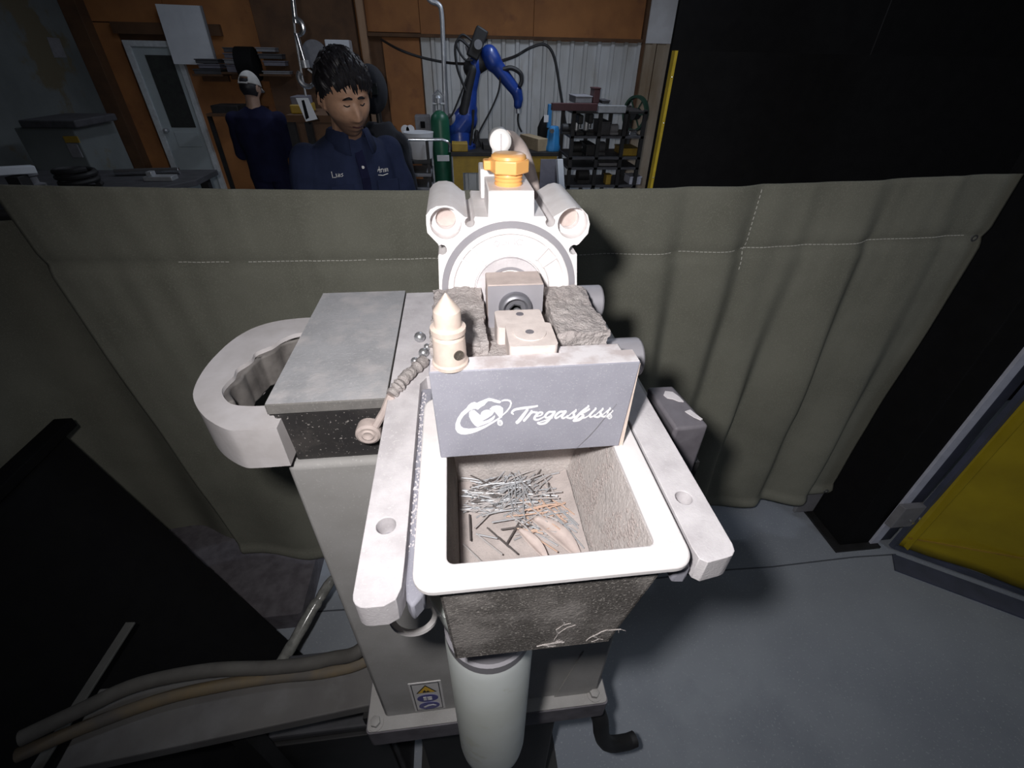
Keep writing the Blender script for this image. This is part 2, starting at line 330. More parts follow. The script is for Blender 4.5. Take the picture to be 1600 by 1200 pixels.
# the door in the back wall
dr = struct(obj('door_1', MB().box(-3.78, -3.30, 7.235, 7.268, 0.02, 1.83), m_door, smooth=0, bevel=0.004))
fr = MB(); fr.box(-3.85, -3.78, 7.21, 7.285, 0, 1.89).box(-3.30, -3.24, 7.21, 7.285, 0, 1.89).box(-3.78, -3.30, 7.21, 7.285, 1.83, 1.89)
obj('door_frame', fr, m_trim, dr, smooth=0, bevel=0.004)
obj('pane', MB().box(-3.66, -3.36, 7.228, 7.24, 0.98, 1.75), m_glass, dr, smooth=0)
obj('lower_panel', MB().box(-3.66, -3.36, 7.226, 7.24, 0.75, 0.93), m_door, dr, smooth=0, bevel=0.01)
obj('door_handle', MB().cyl((-3.72, 7.19, 0.95), (-3.72, 7.235, 0.95), 0.02).ball((-3.72, 7.175, 0.95), 0.03), m_galv, dr)
for q in UNSEEN:  # fixture bodies made up for the added lamps
    f = thing('unseen_fixture', (q[0], q[1], q[2]), 'unseen light fixture added under the roof to hold a lamp', 'light', 'added unseen lights')
    obj('housing', MB().box(q[0] - .15, q[0] + .15, q[1] - .62, q[1] + .62, q[2], q[2] + .08), m_greymid, f, bevel=.01)
    for e in (-.49, .49): obj('hanger', MB().box(q[0] - .01, q[0] + .01, q[1] + e - .01, q[1] + e + .01, q[2] + .08, 3.6), m_greymid, f)

# ------------------------------------------------------------------ olive curtain and its support
def curtain(name, path, ztop, zbot, wave, nx, nz, label):
    """path(u) -> (x, y); ztop(u), zbot(u); wave(u, v) -> offset along the normal"""
    mb = MB(); vs = []; fs = []
    for j in range(nz + 1):
        v = j / nz
        for i in range(nx + 1):
            u = i / nx; x, y = path(u, v); x2, y2 = path(u + 1e-3, v); t = Vector((x2 - x, y2 - y, 0)).normalized(); n = Vector((t.y, -t.x, 0))
            w = wave(u, v); z = ztop(u) + (zbot(u) - ztop(u)) * v
            vs.append(Vector((x, y, z)) + n * w)
    for j in range(nz):
        for i in range(nx): a = j * (nx + 1) + i; fs.append((a, a + 1, a + nx + 2, a + nx + 1))
    mb.add(vs, fs)
    o = tag(obj(name, mb, m_curtain, smooth=180), label, 'curtain')
    s = o.modifiers.new('cloth', 'SOLIDIFY'); s.thickness = 0.003; s.offset = 0
    return o, vs
def c_path(u, v): return (-1.05 + 0.10 * v * (1 - u) ** 6 + (2.66 + 0.03 * v) * u, 1.215)
def c_top(u): return 1.548 - 0.026 * math.sin(PI * min(1, max(0, u * 1.05))) + 0.008 * u
def c_bot(u): return 0.112 + 0.09 * u + 0.008 * math.sin(u * 17) - 0.025 * max(0, 1 - abs(u - 0.12) / .12)
folds = [(0.455, .020, .05), (0.533, .045, .07), (0.607, .06, .065), (0.672, .075, .06), (0.752, .055, .07), (0.84, .06, .08), (0.925, .04, .07), (0.33, .014, .09), (0.20, .014, .09)]
def c_wave(u, v):
    g = 0.16 + 0.84 * min(1, v * 1.7) ** 1.2; s = 0
    for c, a, L in folds:
        q = u - c - 0.010 * math.sin(v * 3 + c * 20)
        s += a * g * (sst((q + L) / L) if q < 0 else sst(1 - q / .027)) * (.75 + .25 * math.sin(v * 4 + c * 31))
    s = s * (.6 + .9 * sst((u - .38) / .2)) + 0.05 * math.exp(-((u - 0.13) / 0.06) ** 2) * v ** 2
    s += 0.012 * noise.noise((u * 9, v * 4, 0.3)) * g + .004 * noise.noise((u * 60, v * 5, 2)) * (1 - v)
    s -= 0.010 * math.exp(-((v - 0.133) / 0.012) ** 2)
    if v > 0.96: s += 0.012 * math.sin((v - 0.96) / 0.04 * PI)
    return s
cur, cvs = curtain('welding_curtain', c_path, c_top, c_bot, c_wave, 300, 90, 'long olive canvas welding curtain hung across behind the torch cleaning station')
def c_pt(u, v):
    x, y = c_path(u, v); return Vector((x, y - c_wave(u, v) - 0.004 if False else y - c_wave(u, v) - 0.003, c_top(u) + (c_bot(u) - c_top(u)) * v))
st = MB(); k = 0
u = 0.12
while u < 0.97:
    if not (0.165 < u < 0.185 or 0.30 < u < 0.305 or 0.62 < u < 0.63 or 0.69 < u < .70):
        st.beam(c_pt(u, 0.128), c_pt(u + 0.0032, 0.128), 0.0014, 0.0018)
    u += 0.0044
o = obj('stitching', st, m_stitch, cur, smooth=0); o['kind'] = 'stuff'
st = MB(); v = 0.01
while v < 0.17:
    st.beam(c_pt(0.705, v), c_pt(0.7048, v + 0.006), 0.0016, 0.0014); v += 0.0105
o = obj('seam_stitching', st, m_stitch, cur, smooth=0); o['kind'] = 'stuff'
obj('grommet', MB().ring(c_pt(0.985, 0.975) + Vector((0, -.004, 0)), (0, 1, 0), .006, .011, .004, 16), m_chrome, cur)
obj('grommet', MB().ring(c_pt(0.988, 0.135) + Vector((0, -.004, 0)), (0, 1, 0), .006, .011, .004, 16), m_chrome, cur)
# hem band under the top edge
cb = MB(); cb.tube([(-2.4, 1.215, 1.552)] + [Vector(c_pt(u / 90, 0.0)) + Vector((0, .010, -.020)) for u in range(91)] + [(1.70, 1.215, 1.552)], 0.0025, 8)
tag(obj('support_cable', cb, m_darksteel), 'thin steel cable along the top edge of the olive curtain', 'cable')

# second curtain, swung back at the left
def d_path(u, v): return (-0.80 - 2.0 * u, 1.46 - 0.62 * u)
def d_wave(u, v):
    g = 0.5 + 0.5 * v
    return g * (0.10 * math.sin((u - 0.02) * 2 * PI / 0.34 + 0.5) + 0.012 * math.sin(u * 60))
cur2, _ = curtain('welding_curtain', lambda u, v: d_path(1 - u, v), lambda u: 1.44, lambda u: 0.05, lambda u, v: d_wave(1 - u, v), 120, 30, 'olive canvas curtain folded back at the left, behind the black leaning panel')
cs = thing('curtain_stand', (-1.85, 1.1, 0), 'dark steel stand carrying the folded back olive curtain', 'stand')
obj('rail', MB().cyl((-0.75, 1.46, 1.45), (-3.0, 0.80, 1.45), 0.014), m_darksteel, cs)
for p in ((-0.76, 1.47), (-2.95, .81)): obj('post', MB().cyl((*p, 0), (*p, 1.45), .016), m_darksteel, cs)
tag(obj('cable_post', MB().cyl((-2.4, 1.215, .01), (-2.4, 1.215, 1.58), .02).cyl((-2.4, 1.215, 0), (-2.4, 1.215, .012), .09), m_darksteel), 'dark steel post holding the left end of the curtain cable', 'post')

# black steel column at the right with the yellow vinyl door
col = thing('steel_column', (1.74, 1.16, 0), 'black square steel column at the right end of the olive curtain', 'column')
obj('shaft', MB().box(1.665, 1.81, 1.058, 1.30, 0.012, 3.6), m_black, col, smooth=0, bevel=.004)
obj('foot_plate', MB().box(1.63, 1.85, 1.03, 1.34, 0, 0.012), m_darksteel, col, smooth=0)
obj('angle_strip', MB().box(1.812, 1.852, 1.05, 1.062, 0.012, 2.4), m_angle, col, smooth=0, bevel=.001)
obj('channel', MB().box(1.852, 1.925, 1.062, 1.12, 0.012, 2.4), m_bluesteel, col, smooth=0, bevel=.003)
hb = obj('hinge_plate', MB().pz([(1.80, 1.02), (1.93, 1.02), (1.94, 1.048), (1.79, 1.048)], 0.17, 0.30), m_greymid, col, smooth=0, bevel=.004)
for xx, zz in ((1.885, .20), (1.905, .225), (1.87, .215)): obj('bolt', MB().lathe((xx, 1.02, zz), (0, -1, 0), [(0, .007), (.006, .007)], 6), m_chrome, hb)
tag(obj('kick_plate', MB().box(1.56, 1.66, 1.245, 1.262, 0.02, 0.20), m_greymid, smooth=0, bevel=.003), 'small grey steel plate standing beside the black column foot', 'plate')
yd = thing('vinyl_door', (2.1, .9, 0), 'yellow vinyl sheet door in a steel frame standing open at the right', 'door')
ya = Vector((1.905, 1.028, 0)); yb_ = Vector((2.275, 0.768, 0)); yt = (yb_ - ya).normalized(); yn = Vector((yt.y, -yt.x, 0))
mb = MB(); vs = []; fs = []
for j in range(41):
    for i in range(41):
        s, h = 0.012 + 1.15 * i / 40, 0.035 + 1.9 * j / 40
        w = 0.006 * math.sin(s * 16 + h * 7) + 0.004 * math.sin(h * 23) * math.sin(s * 9) + 0.006 * noise.noise((s * 5, h * 5, 1))
        vs.append(ya + yt * s + Vector((0, 0, h)) + yn * w)
for j in range(40):
    for i in range(40): a = j * 41 + i; fs.append((a, a + 1, a + 42, a + 41))
mb.add(vs, fs); sh = obj('vinyl_sheet', mb, m_yellowsheet, yd, smooth=180); sm = sh.modifiers.new('t', 'SOLIDIFY'); sm.thickness = .003
fr = MB(); R_ = ya + yt * 1.17
fr.beam(ya + Vector((0, 0, .01)), ya + Vector((0, 0, 2.0)), .02, .02).beam(ya + Vector((0, 0, .018)), R_ + Vector((0, 0, .018)), .02, .02).beam(R_ + Vector((0, 0, .01)), R_ + Vector((0, 0, 2.0)), .02, .02).beam(ya + Vector((0, 0, 1.99)), R_ + Vector((0, 0, 1.99)), .02, .02)
obj('frame', fr, m_bluesteel, yd, smooth=0)
for h0 in (.17,): obj('sewn_seam', MB().beam(ya + yt * .02 + Vector((0, 0, .10)) - yn * -.009, ya + yt * 1.1 + Vector((0, 0, .42)) + yn * .009, .004, .008), m_yellow, yd, smooth=0)
obj('hem', MB().beam(ya + yt * .035 + Vector((0, 0, .04)) + yn * .008, ya + yt * .035 + Vector((0, 0, 1.93)) + yn * .008, .004, .03), m_yellowsheet, yd, smooth=0)
obj('floor_strip', MB().box(1.92, 1.921, 0.9, .901, 0, .001).beam(ya + Vector((-.05, -.07, .004)), ya + yt * 1.3 + Vector((-.05, -.07, .004)), .09, .008), m_bluesteel, yd, smooth=0)

# tall black screens behind, at the upper right
sc1 = tag(obj('black_screen', MB().box(0.885, 4.6, 2.15, 2.17, 0.0, 3.2), m_black, smooth=0), 'tall black screen rising above the yellow edged one at upper right', 'screen')
for x in (1.75, 2.75): obj('seam', MB().box(x, x + .004, 2.147, 2.15, .02, 3.15), m_darksteel, sc1, smooth=0)
ys = thing('black_screen', (2.0, 1.98, 0), 'black screen panel with a yellow strip along its left edge', 'screen')
obj('panel', MB().box(0.835, 3.6, 1.97, 1.99, 0.01, 1.83), m_black, ys, smooth=0)
est = obj('edge_strip', MB().box(0.824, 0.835, 1.965, 1.995, 0.01, 1.83), m_edgey, ys, smooth=0)
for z in (1.0, 1.2, 1.4, 1.6, 1.75): obj('rivet', MB().ball((.8295, 1.964, z), .003, 8, 6), m_chrome, est)

# ------------------------------------------------------------------ torch cleaning station (measured with its own zero 0.2 m up)
UP = (0, 0, 0.2)
stn = thing('torch_cleaning_station', (0.01, 0.45, 0.80), 'dust covered grey torch cleaning station with white clamp cylinder, side box and printed front plate', 'machine')
def part(name, mb, m, parent=None, smooth=35, bevel=0, seg=2): return obj(name, mb, m, parent or stn, smooth, bevel, UP, seg)
# pedestal below (a thing of its own)
ped = thing('pedestal', (0.01, 0.45, 0), 'dark steel pedestal under the torch cleaning station', 'pedestal')
obj('shaft', MB().box(-0.14, 0.16, 0.36, 0.60, 0.01, 0.775), m_darksteel, ped, smooth=0, bevel=.006)
obj('floor_plate', MB().box(-0.2, 0.22, 0.32, 0.66, 0, 0.012), m_darksteel, ped, smooth=0)
obj('top_plate', MB().box(-0.19, 0.215, 0.31, 0.64, 0.775, 0.785), m_darksteel, ped, smooth=0)
# base plate and column
bp_ = part('base_plate', MB().pz(rrect(-0.203, 0.226, 0.297, 0.64, .008), 0.60, 0.655), m_edge, bevel=.002)
part('dust_layer', MB().pz(rrect(-0.201, 0.224, 0.299, 0.638, .008), 0.655, 0.658), m_grey, bp_)
part('column', MB().box(-0.172, 0.212, 0.318, 0.60, 0.658, 1.286), m_grey, bevel=.006, seg=3)
part('lit_triangle', MB().prism([(0.13, .658), (0.20, .658), (0.165, 0.83)], lambda a, b: (a, .3165, b), lambda a, b: (a, .3185, b)), m_grey, smooth=0)  # thin triangle shaped after the lit patch beside the shadow
for x, y in ((-0.187, 0.312), (0.203, 0.314)):
    w_ = part('washer', MB().lathe((x, y, .658), (0, 0, 1), [(0, .0135), (.002, .0135)], 20), m_grey, bp_)
    part('bolt', MB().lathe((x, y, .660), (0, 0, 1), [(0, .0088), (.008, .0088), (.009, .007)], 6), m_grey, bp_)
# warning sticker
lb = part('warning_label', MB().box(-0.118, -0.066, 0.3168, 0.318, 0.672, 0.785), m_stick, smooth=0)
part('border', MB().py([(-.1145, .6755), (-.0695, .6755), (-.0695, .7815), (-.1145, .7815)], .3163, .3168, [[(-.1132, .6768), (-.0708, .6768), (-.0708, .7802), (-.1132, .7802)]]), m_stickk, lb, smooth=0)
tri = lambda c, r: [(c[0] + r * math.sin(a), c[1] + r * math.cos(a)) for a in (0, 2 * PI / 3, 4 * PI / 3)]
part('warning_triangle', MB().py(tri((-.092, .756), .019), .3162, .3168), m_stickk, lb, smooth=0)
part('warning_field', MB().py(tri((-.092, .756), .0155), .3158, .3162), m_sticky, lb, smooth=0)
part('warning_glyph', MB().py([(-.098, .750), (-.086, .750), (-.089, .756), (-.092, .752), (-.094, .759), (-.097, .754)], .3155, .3158), m_stickk, lb, smooth=0)
for zc in (.7235, .692):
    d = part('mandatory_disc', MB().py([(-.092 + .0175 * math.cos(t), zc + .0145 * math.sin(t)) for t in [2 * PI * i / 28 for i in range(28)]], .3162, .3168), m_stickb, lb, smooth=0)
gl = MB(); gl.py([(-.099, .717), (-.094, .717), (-.094, .730), (-.099, .730)], .3158, .3162); gl.py([(-.0925, .717), (-.085, .717), (-.085, .720), (-.0895, .720), (-.0895, .722), (-.085, .722), (-.085, .729), (-.0925, .729)], .3158, .3162)
part('disc_glyph', gl, m_stick, lb, smooth=0)
gl = MB(); gl.py([(-.102, .690), (-.094, .696), (-.085, .697), (-.080, .692), (-.082, .690), (-.087, .693), (-.094, .691), (-.100, .686)], .3158, .3162)
part('disc_glyph', gl, m_stick, lb, smooth=0)

# side box with lid
bx_ = part('side_box', MB().hexa([(-0.163, 0.325, 1.286), (-.069, .325, 1.286), (-.069, .53, 1.286), (-.163, .53, 1.286), (-0.167, 0.319, 1.349), (-.069, .319, 1.349), (-.069, .536, 1.349), (-.167, .536, 1.349)]), m_blackspk, bevel=.002)
part('lid', MB().box(-0.1695, -0.069, 0.3165, 0.538, 1.3495, 1.3605), m_lidside, bx_, bevel=.0012)
part('lid_dust', MB().box(-0.1685, -0.0692, 0.3175, 0.537, 1.3605, 1.3612), m_lid, bx_, smooth=0)
part('rear_box', MB().box(-0.069, 0.157, 0.33, 0.53, 1.286, 1.3405), m_blackspk, smooth=0)
# D handle with finger grips on the inside
outer = [(-.161, .3065), (-.19, .3065), (-.2033, .3095), (-.2254, .3262), (-.243, .3475), (-.2535, .369), (-.2585, .40), (-.2580, .43), (-.2525, .462), (-.241, .486), (-.222, .501), (-.195, .508), (-.161, .509)]
outer = [(p.x, p.y) for p in catmull([(a, b, 0) for a, b in outer], 4)]
inner = [(-.161, .475), (-.180, .473), (-.192, .468), (-.201, .458), (-.2065, .446), (-.2125, .440), (-.2195, .432), (-.219, .421), (-.2225, .412), (-.2275, .402), (-.2255, .390), (-.2275, .380), (-.228, .368), (-.222, .356), (-.212, .345), (-.200, .3405), (-.186, .339), (-.161, .339)]
inner = [(p.x, p.y) for p in catmull([(a, b, 0) for a, b in inner], 3)]
hd = part('carry_handle', MB().pz(outer + inner, 1.298, 1.343), m_grip, bevel=.006, seg=4)
# bare finger pads inside the loop
ci = [Vector((a, b, 0)) for a, b in inner]
lin = [p for p in ci if p.y > .350]; fr_ = []; bk_ = []
for i, p in enumerate(lin):
    d = (lin[min(i + 1, len(lin) - 1)] - lin[max(i - 1, 0)]).normalized(); n_ = Vector((-d.y, d.x, 0))
    if n_.x < 0 and p.y < .46: n_ = -n_
    if p.y >= .46: n_ = Vector((.3, -1, 0)).normalized()
    t = i / (len(lin) - 1); w_ = .0015 + .0050 * abs(math.sin(t * PI * 3.4 + .5))
    fr_.append(p + n_ * w_); bk_.append(p - n_ * .002)
part('finger_grip', MB().pz([(p.x, p.y) for p in fr_ + bk_[::-1]], 1.300, 1.3385), m_gripin, hd, bevel=.003, seg=3)


# mounting plate with its two arms
def arm_plate():
    L = [(-.0675, .53), (-.0675, .140)] + [(-.0675 + .008 - .008 * math.cos(a), .140 - .008 * math.sin(a)) for a in (PI / 8, PI / 4, 3 * PI / 8, PI / 2)]
    L += [(-.050, .132), (-.044, .135), (-.0415, .142), (-.0410, .16), (-.0410, .335), (-.0355, .345), (.1275, .345), (.1310, .335), (.1310, .150), (.132, .1415), (.136, .1385)]
    L += [(.149 + .008 * math.sin(a), .1405 + .008 - .008 * math.cos(a)) for a in (0, PI / 6, PI / 3, PI / 2)] + [(.157, .53)]
    return L
part('mounting_plate', MB().pz(arm_plate(), 1.341, 1.3612, [circ(-.0545, .184, .0062, 20), circ(.1422, .1865, .0058, 20), circ(-.0561, .3515, .0046, 14)]), m_dust, bevel=.0022, seg=2)
part('arm_ledge', MB().pz([(-.0412, .340), (-.0412, .150), (-.0400, .1400), (-.0365, .1345), (-.0300, .1420), (-.0300, .340)], 1.336, 1.352), m_plate, bevel=.002)
part('arm_ledge', MB().pz([(.1312, .340), (.1312, .150), (.1290, .1410), (.1200, .1420), (.1200, .340)], 1.336, 1.352), m_plate, bevel=.002)
for x, y, r in ((-.0545, .184, .0062), (.1422, .1865, .0058)): part('hole_plug', MB().cyl((x, y, 1.338), (x, y, 1.346), r * 1.15), m_ringgrey)
part('flush_screw', MB().lathe((-.0561, .3515, 1.355), (0, 0, 1), [(0, .0045), (.0058, .0045), (.006, .004)], 16), m_dust)
cr = MB(); r9 = random.Random(3)
for i in range(170):
    y = .17 + .165 * r9.random(); cr.ball((-.0383 + r9.uniform(-.0022, .0022), y, 1.3522), r9.uniform(.0003, .0010), 6, 4)
o = part('slot_crumbs', cr, m_dust); o['kind'] = 'stuff'

# right side block and knobs
sb = part('side_block', MB().hexa([(.186, .292, 1.262), (.222, .292, 1.262), (.222, .35, 1.262), (.19, .35, 1.262), (.1865, .287, 1.330), (.2195, .289, 1.330), (.207, .346, 1.335), (.180, .346, 1.335)]), m_edge, bevel=.003, seg=3)
part('block_dust', MB().pz([(.192, .332), (.196, .338), (.203, .336), (.2065, .327), (.2075, .320), (.203, .321), (.199, .325), (.194, .327)], 1.3335, 1.3345), m_dust, sb)
part('block_dust', MB().pz([(.204, .308), (.210, .310), (.2125, .303), (.2155, .2955), (.2135, .2945), (.209, .299)], 1.3315, 1.3325), m_dust, sb)
part('block_bracket', MB().box(.20, .232, .30, .40, 1.24, 1.27), m_darksteel)

# housing and printed front plate
part('housing', MB().box(-.019, .110, .3075, .358, 1.3612, 1.424).box(-.019, .110, .2492, .3074, 1.3668, 1.424), m_pad, bevel=.002)
part('housing_lip', MB().box(.064, .108, .2492, .263, 1.424, 1.4385), m_platet, bevel=.001)
fp = part('front_plate', MB().hexa([(-.0208, .2338, 1.3668), (.1108, .2338, 1.3668), (.1108, .2490, 1.3668), (-.0208, .2490, 1.3668), (-.0226, .2338, 1.4415), (.1136, .2338, 1.4415), (.1136, .2490, 1.4415), (-.0226, .2490, 1.4415)]), m_plate, bevel=.0009)
part('plate_dust', MB().pz([(-.0218, .2345), (.1128, .2345), (.1128, .2485), (-.0218, .2485)], 1.4414, 1.4419), m_platet, fp, smooth=0)
part('edge_strip', MB().box(.1110, .1138, .2344, .2486, 1.363, 1.440), m_cream, fp, smooth=0)
# the print on the plate: zoomed-photo units -> plate
def pl(a, b): return (8.9027e-05 * a + 5.066e-06 * b - .024274, -7.012e-06 * a - 1.14718e-04 * b + 1.434982)
YP = .2338
LZ = [0]
def lz(): LZ[0] += 1; return YP - .00025 - .000006 * LZ[0]
def fill(mb, pts, k): mb.py([pl(*k(*p)) for p in pts], lz(), YP + .0001)
def ribbon(mb, pts, w, n=7, k=lambda a, b: (a, b)):
    P = catmull([(a, b, 0) for a, b in pts], n); ws = w if isinstance(w, (list, tuple)) else [w, w]
    L = []; R = []
    for i, p in enumerate(P):
        d = P[min(i + 1, len(P) - 1)] - P[max(i - 1, 0)]
        if d.length < 1e-6: d = Vector((1, 0, 0))
        d.normalize(); t = i / (len(P) - 1) * (len(ws) - 1); j = min(int(t), len(ws) - 2)
        ww = (ws[j] + (ws[j + 1] - ws[j]) * (t - j)) / 2; nn = Vector((-d.y, d.x, 0)) * ww
        L.append(p + nn); R.append(p - nn)
    for p, nn_ in ((P[0], ws[0]), (P[-1], ws[-1])):     # round ends
        mb.py([pl(*k(p.x + nn_ / 2 * math.cos(t), p.y + nn_ / 2 * math.sin(t))) for t in [2 * PI * i / 10 for i in range(10)]], lz(), YP + .0001)
    y_ = lz(); vs = []
    for l, r in zip(L, R):
        for v in (l, r): x, z = pl(*k(v.x, v.y)); vs.append((x, y_, z))
    mb.add(vs, [(2 * i, 2 * i + 1, 2 * i + 3, 2 * i + 2) for i in range(len(P) - 1)])
KA = lambda a, b: (550 + .5625 * a, 100 + .5625 * b); KB = lambda a, b: (100 + .34375 * a, 75 + .34375 * b)
em_ = MB()
fill(em_, [(455, 330), (330, 430), (230, 560), (170, 690), (155, 800), (190, 880), (260, 920), (360, 930), (500, 905), (650, 855), (820, 775), (1000, 670), (1160, 570), (1240, 490), (1340, 410), (1420, 310), (1450, 220), (1430, 165), (1360, 140), (1290, 140), (1220, 165), (1225, 187), (1290, 172), (1360, 172), (1400, 192), (1413, 230), (1390, 300), (1320, 390), (1230, 475), (1150, 540), (1000, 630), (830, 715), (700, 760), (560, 790), (440, 795), (340, 780), (285, 730), (275, 660), (310, 580), (380, 490), (460, 430), (520, 380)], KB)
fill(em_, [(455, 330), (500, 270), (560, 225), (640, 200), (690, 220), (780, 180), (880, 140), (960, 115), (1060, 135), (1200, 175), (1215, 195), (1180, 225), (1080, 205), (1000, 175), (930, 180), (880, 225), (850, 265), (780, 300), (735, 330), (700, 365), (650, 345), (600, 350), (520, 385)], KB)
fill(em_, [(500, 420), (560, 380), (620, 375), (680, 430), (740, 490), (770, 420), (830, 380), (900, 370), (1000, 380), (1050, 410), (1000, 480), (900, 545), (800, 600), (745, 625), (800, 628), (900, 596), (1000, 536), (1060, 484), (1060, 530), (1020, 590), (950, 640), (820, 690), (740, 720), (650, 755), (590, 710), (530, 620), (490, 520)], KB)
fill(em_, [(950, 350), (1020, 295), (1100, 275), (1190, 280), (1250, 330), (1250, 400), (1230, 480), (1210, 540), (1160, 540), (1110, 470), (1060, 410), (1010, 375)], KB)
part('printed_emblem', em_, m_logo, fp, smooth=0)
lt = MB(); rb = lambda p, w: ribbon(lt, p, w, 7, KA)
rb([(98, 236), (80, 214), (120, 176), (220, 156), (320, 143), (428, 126)], [20, 28, 32, 36, 34, 24])
rb([(292, 176), (240, 245), (185, 315), (148, 352)], [34, 46, 52, 46])
rb([(352, 200), (302, 262), (244, 326)], [34, 38, 34]); rb([(320, 240), (372, 208), (425, 216)], [20, 28, 30])
rb([(425, 268), (485, 246), (500, 216), (455, 214), (404, 262), (392, 304), (440, 312), (525, 272)], [18, 20, 28, 30, 36, 36, 28, 16])
rb([(650, 206), (590, 206), (542, 256), (562, 286), (620, 256), (668, 206)], [28, 32, 34, 30, 22, 26])
rb([(672, 206), (618, 285), (548, 356), (470, 374), (436, 362)], [32, 34, 34, 28, 22]); rb([(450, 352), (540, 322), (640, 288)], [18, 20, 16])
rb([(805, 200), (742, 204), (684, 256), (692, 290), (750, 258), (818, 200)], [28, 32, 34, 30, 22, 26]); rb([(826, 200), (776, 268), (798, 290), (852, 262)], [32, 34, 28, 18])
rb([(862, 262), (925, 205), (970, 178)], [16, 18, 20]); rb([(968, 186), (938, 220), (946, 258), (906, 288), (850, 284)], [26, 34, 38, 34, 24])
rb([(1142, 126), (1052, 200), (975, 285), (950, 328)], [28, 38, 42, 34]); rb([(1156, 166), (1092, 200), (1040, 226)], [26, 34, 24]); rb([(1042, 224), (1076, 258), (1026, 306), (958, 328)], [28, 44, 48, 34]); rb([(1060, 290), (1110, 280), (1165, 246)], [24, 22, 16])
rb([(1248, 158), (1178, 236), (1186, 272), (1240, 252)], [28, 36, 30, 18])
for dx, dy in ((0, 0), (104, -6)):
    rb([(1248 + dx, 250 + dy), (1308 + dx, 192 + dy), (1352 + dx, 158 + dy)], [16, 18, 20]); rb([(1350 + dx, 164 + dy), (1318 + dx, 200 + dy), (1330 + dx, 238 + dy), (1294 + dx, 270 + dy), (1240 + dx, 268 + dy)], [26, 34, 38, 34, 24])
rb([(1400, 262), (1450, 232), (1496, 186)], [18, 22, 18])
part('printed_lettering', lt, m_logo, fp, smooth=0)
for cx, cy, r in ((500.5, 300, 22), (1372, 249, 20)):
    rm = part('registered_mark', MB().py([pl(cx + r * math.cos(t), cy + r * math.sin(t)) for t in [2 * PI * i / 24 for i in range(24)]], lz(), YP + .0001), m_logo, fp, smooth=0)
    LZ[0] += 30
    rg = MB(); ribbon(rg, [(cx - 7, cy + 11), (cx - 7, cy - 10), (cx + 6, cy - 9), (cx + 6, cy), (cx - 5, cy + 1), (cx + 8, cy + 11)], [3, 3], 2)
    part('registered_letter', rg, m_plate, fp, smooth=0)
part('scratch', (lambda q: (ribbon(q, [(1110, 520), (1230, 390), (1330, 255), (1410, 150)], [2, 5, 4, 2]), q)[1])(MB()), m_ringgrey, fp, smooth=0)

# dust-caked jaws
def rough_box(x0, x1, y0, y1, z0, z1, n, amp, seed, taper=0):
    bm = bmesh.new(); bmesh.ops.create_cube(bm, size=1)
    bmesh.ops.subdivide_edges(bm, edges=bm.edges[:], cuts=n, use_grid_fill=True)
    mb = MB()
    for v in bm.verts:
        p = Vector((x0 + (v.co.x + .5) * (x1 - x0), y0 + (v.co.y + .5) * (y1 - y0), z0 + (v.co.z + .5) * (z1 - z0)))
        d = noise.noise_vector(p * 220 + Vector((seed, 0, 0))) * amp + noise.noise_vector(p * 60 + Vector((seed, 3, 0))) * amp * 1.3
        p += d; v.co = p
    bm.verts.index_update()
    mb.add([v.co.copy() for v in bm.verts], [[v.index for v in f.verts] for f in bm.faces]); bm.free(); return mb
part('clamp_jaw', rough_box(-.0225, .0165, .268, .357, 1.420, 1.4415, 30, .0017, 1), m_pad)
part('clamp_jaw', rough_box(.0685, .1045, .276, .356, 1.420, 1.4415, 30, .0017, 9), m_pad)
part('jaw_dust', rough_box(-.019, .070, .2495, .285, 1.420, 1.432, 16, .0010, 4), m_pad)
# rod block, bolt and stepped tabs
part('rod_block', MB().box(.0200, .0636, .3196, .346, 1.412, 1.460), m_pink, bevel=.0012)
part('rod_block_face', MB().box(.0203, .0633, .3190, .3197, 1.414, 1.4592), m_ringgrey, smooth=0)
sk = part('socket_bolt', MB().lathe((.0415, .3190, 1.4415), (0, -1, 0), [(0, .0130), (.004, .0130), (.0062, .0115), (.0068, .0100), (.0055, .0085), (.0030, .0078)], 36), m_socket)
part('hex_socket', MB().lathe((.0415, .3160, 1.4405), (0, -1, 0), [(0, .0052), (.001, .0052), (.001, .0046), (-.001, .0046)], 6), m_hole, sk)
part('bolt_core', MB().ball((.0425, .3150, 1.4392), .0036, 12, 8), m_steel, sk)
part('clamp_tab', MB().pz(rrect(.0240, .0590, .279, .3060, .003), 1.425, 1.4455), m_tab, bevel=.0012)
part('clamp_tab', MB().pz(rrect(.0295, .0620, .2495, .281, .003), 1.428, 1.4475), m_tab, bevel=.0016)
part('tab_washer', MB().lathe((.0452, .2672, 1.4475), (0, 0, 1), [(0, .0115), (.0007, .0113)], 32), m_tab)
part('tab_screw_hole', MB().lathe((.0452, .2672, 1.4480), (0, 0, 1), [(0, .0032), (.0004, .0030)], 10), m_edge)
part('tab_screw_hole', MB().lathe((.0425, .2990, 1.4454), (0, 0, 1), [(0, .0030), (.0004, .0028)], 12), m_edge)

# pointed pin standing on the plate
pn = part('pointer_pin', MB().lathe((-.0090, .2425, 1.4417), (0, 0, 1), [(0, .0112), (.0025, .0114), (.0035, .0104), (.0200, .0101), (.0225, .0090), (.0230, .0106), (.0265, .0108), (.0270, .0090), (.0275, .0082), (.0360, .0082), (.0375, .0080), (.0482, .0004)], 40), m_cream, smooth=18)
part('pin_hole', MB().lathe((-.0035, .2337, 1.4530), (.45, -1, 0), [(0, .0033), (.0006, .0033), (.0006, .0026), (-.002, .0026)], 18), m_bindark, pn)

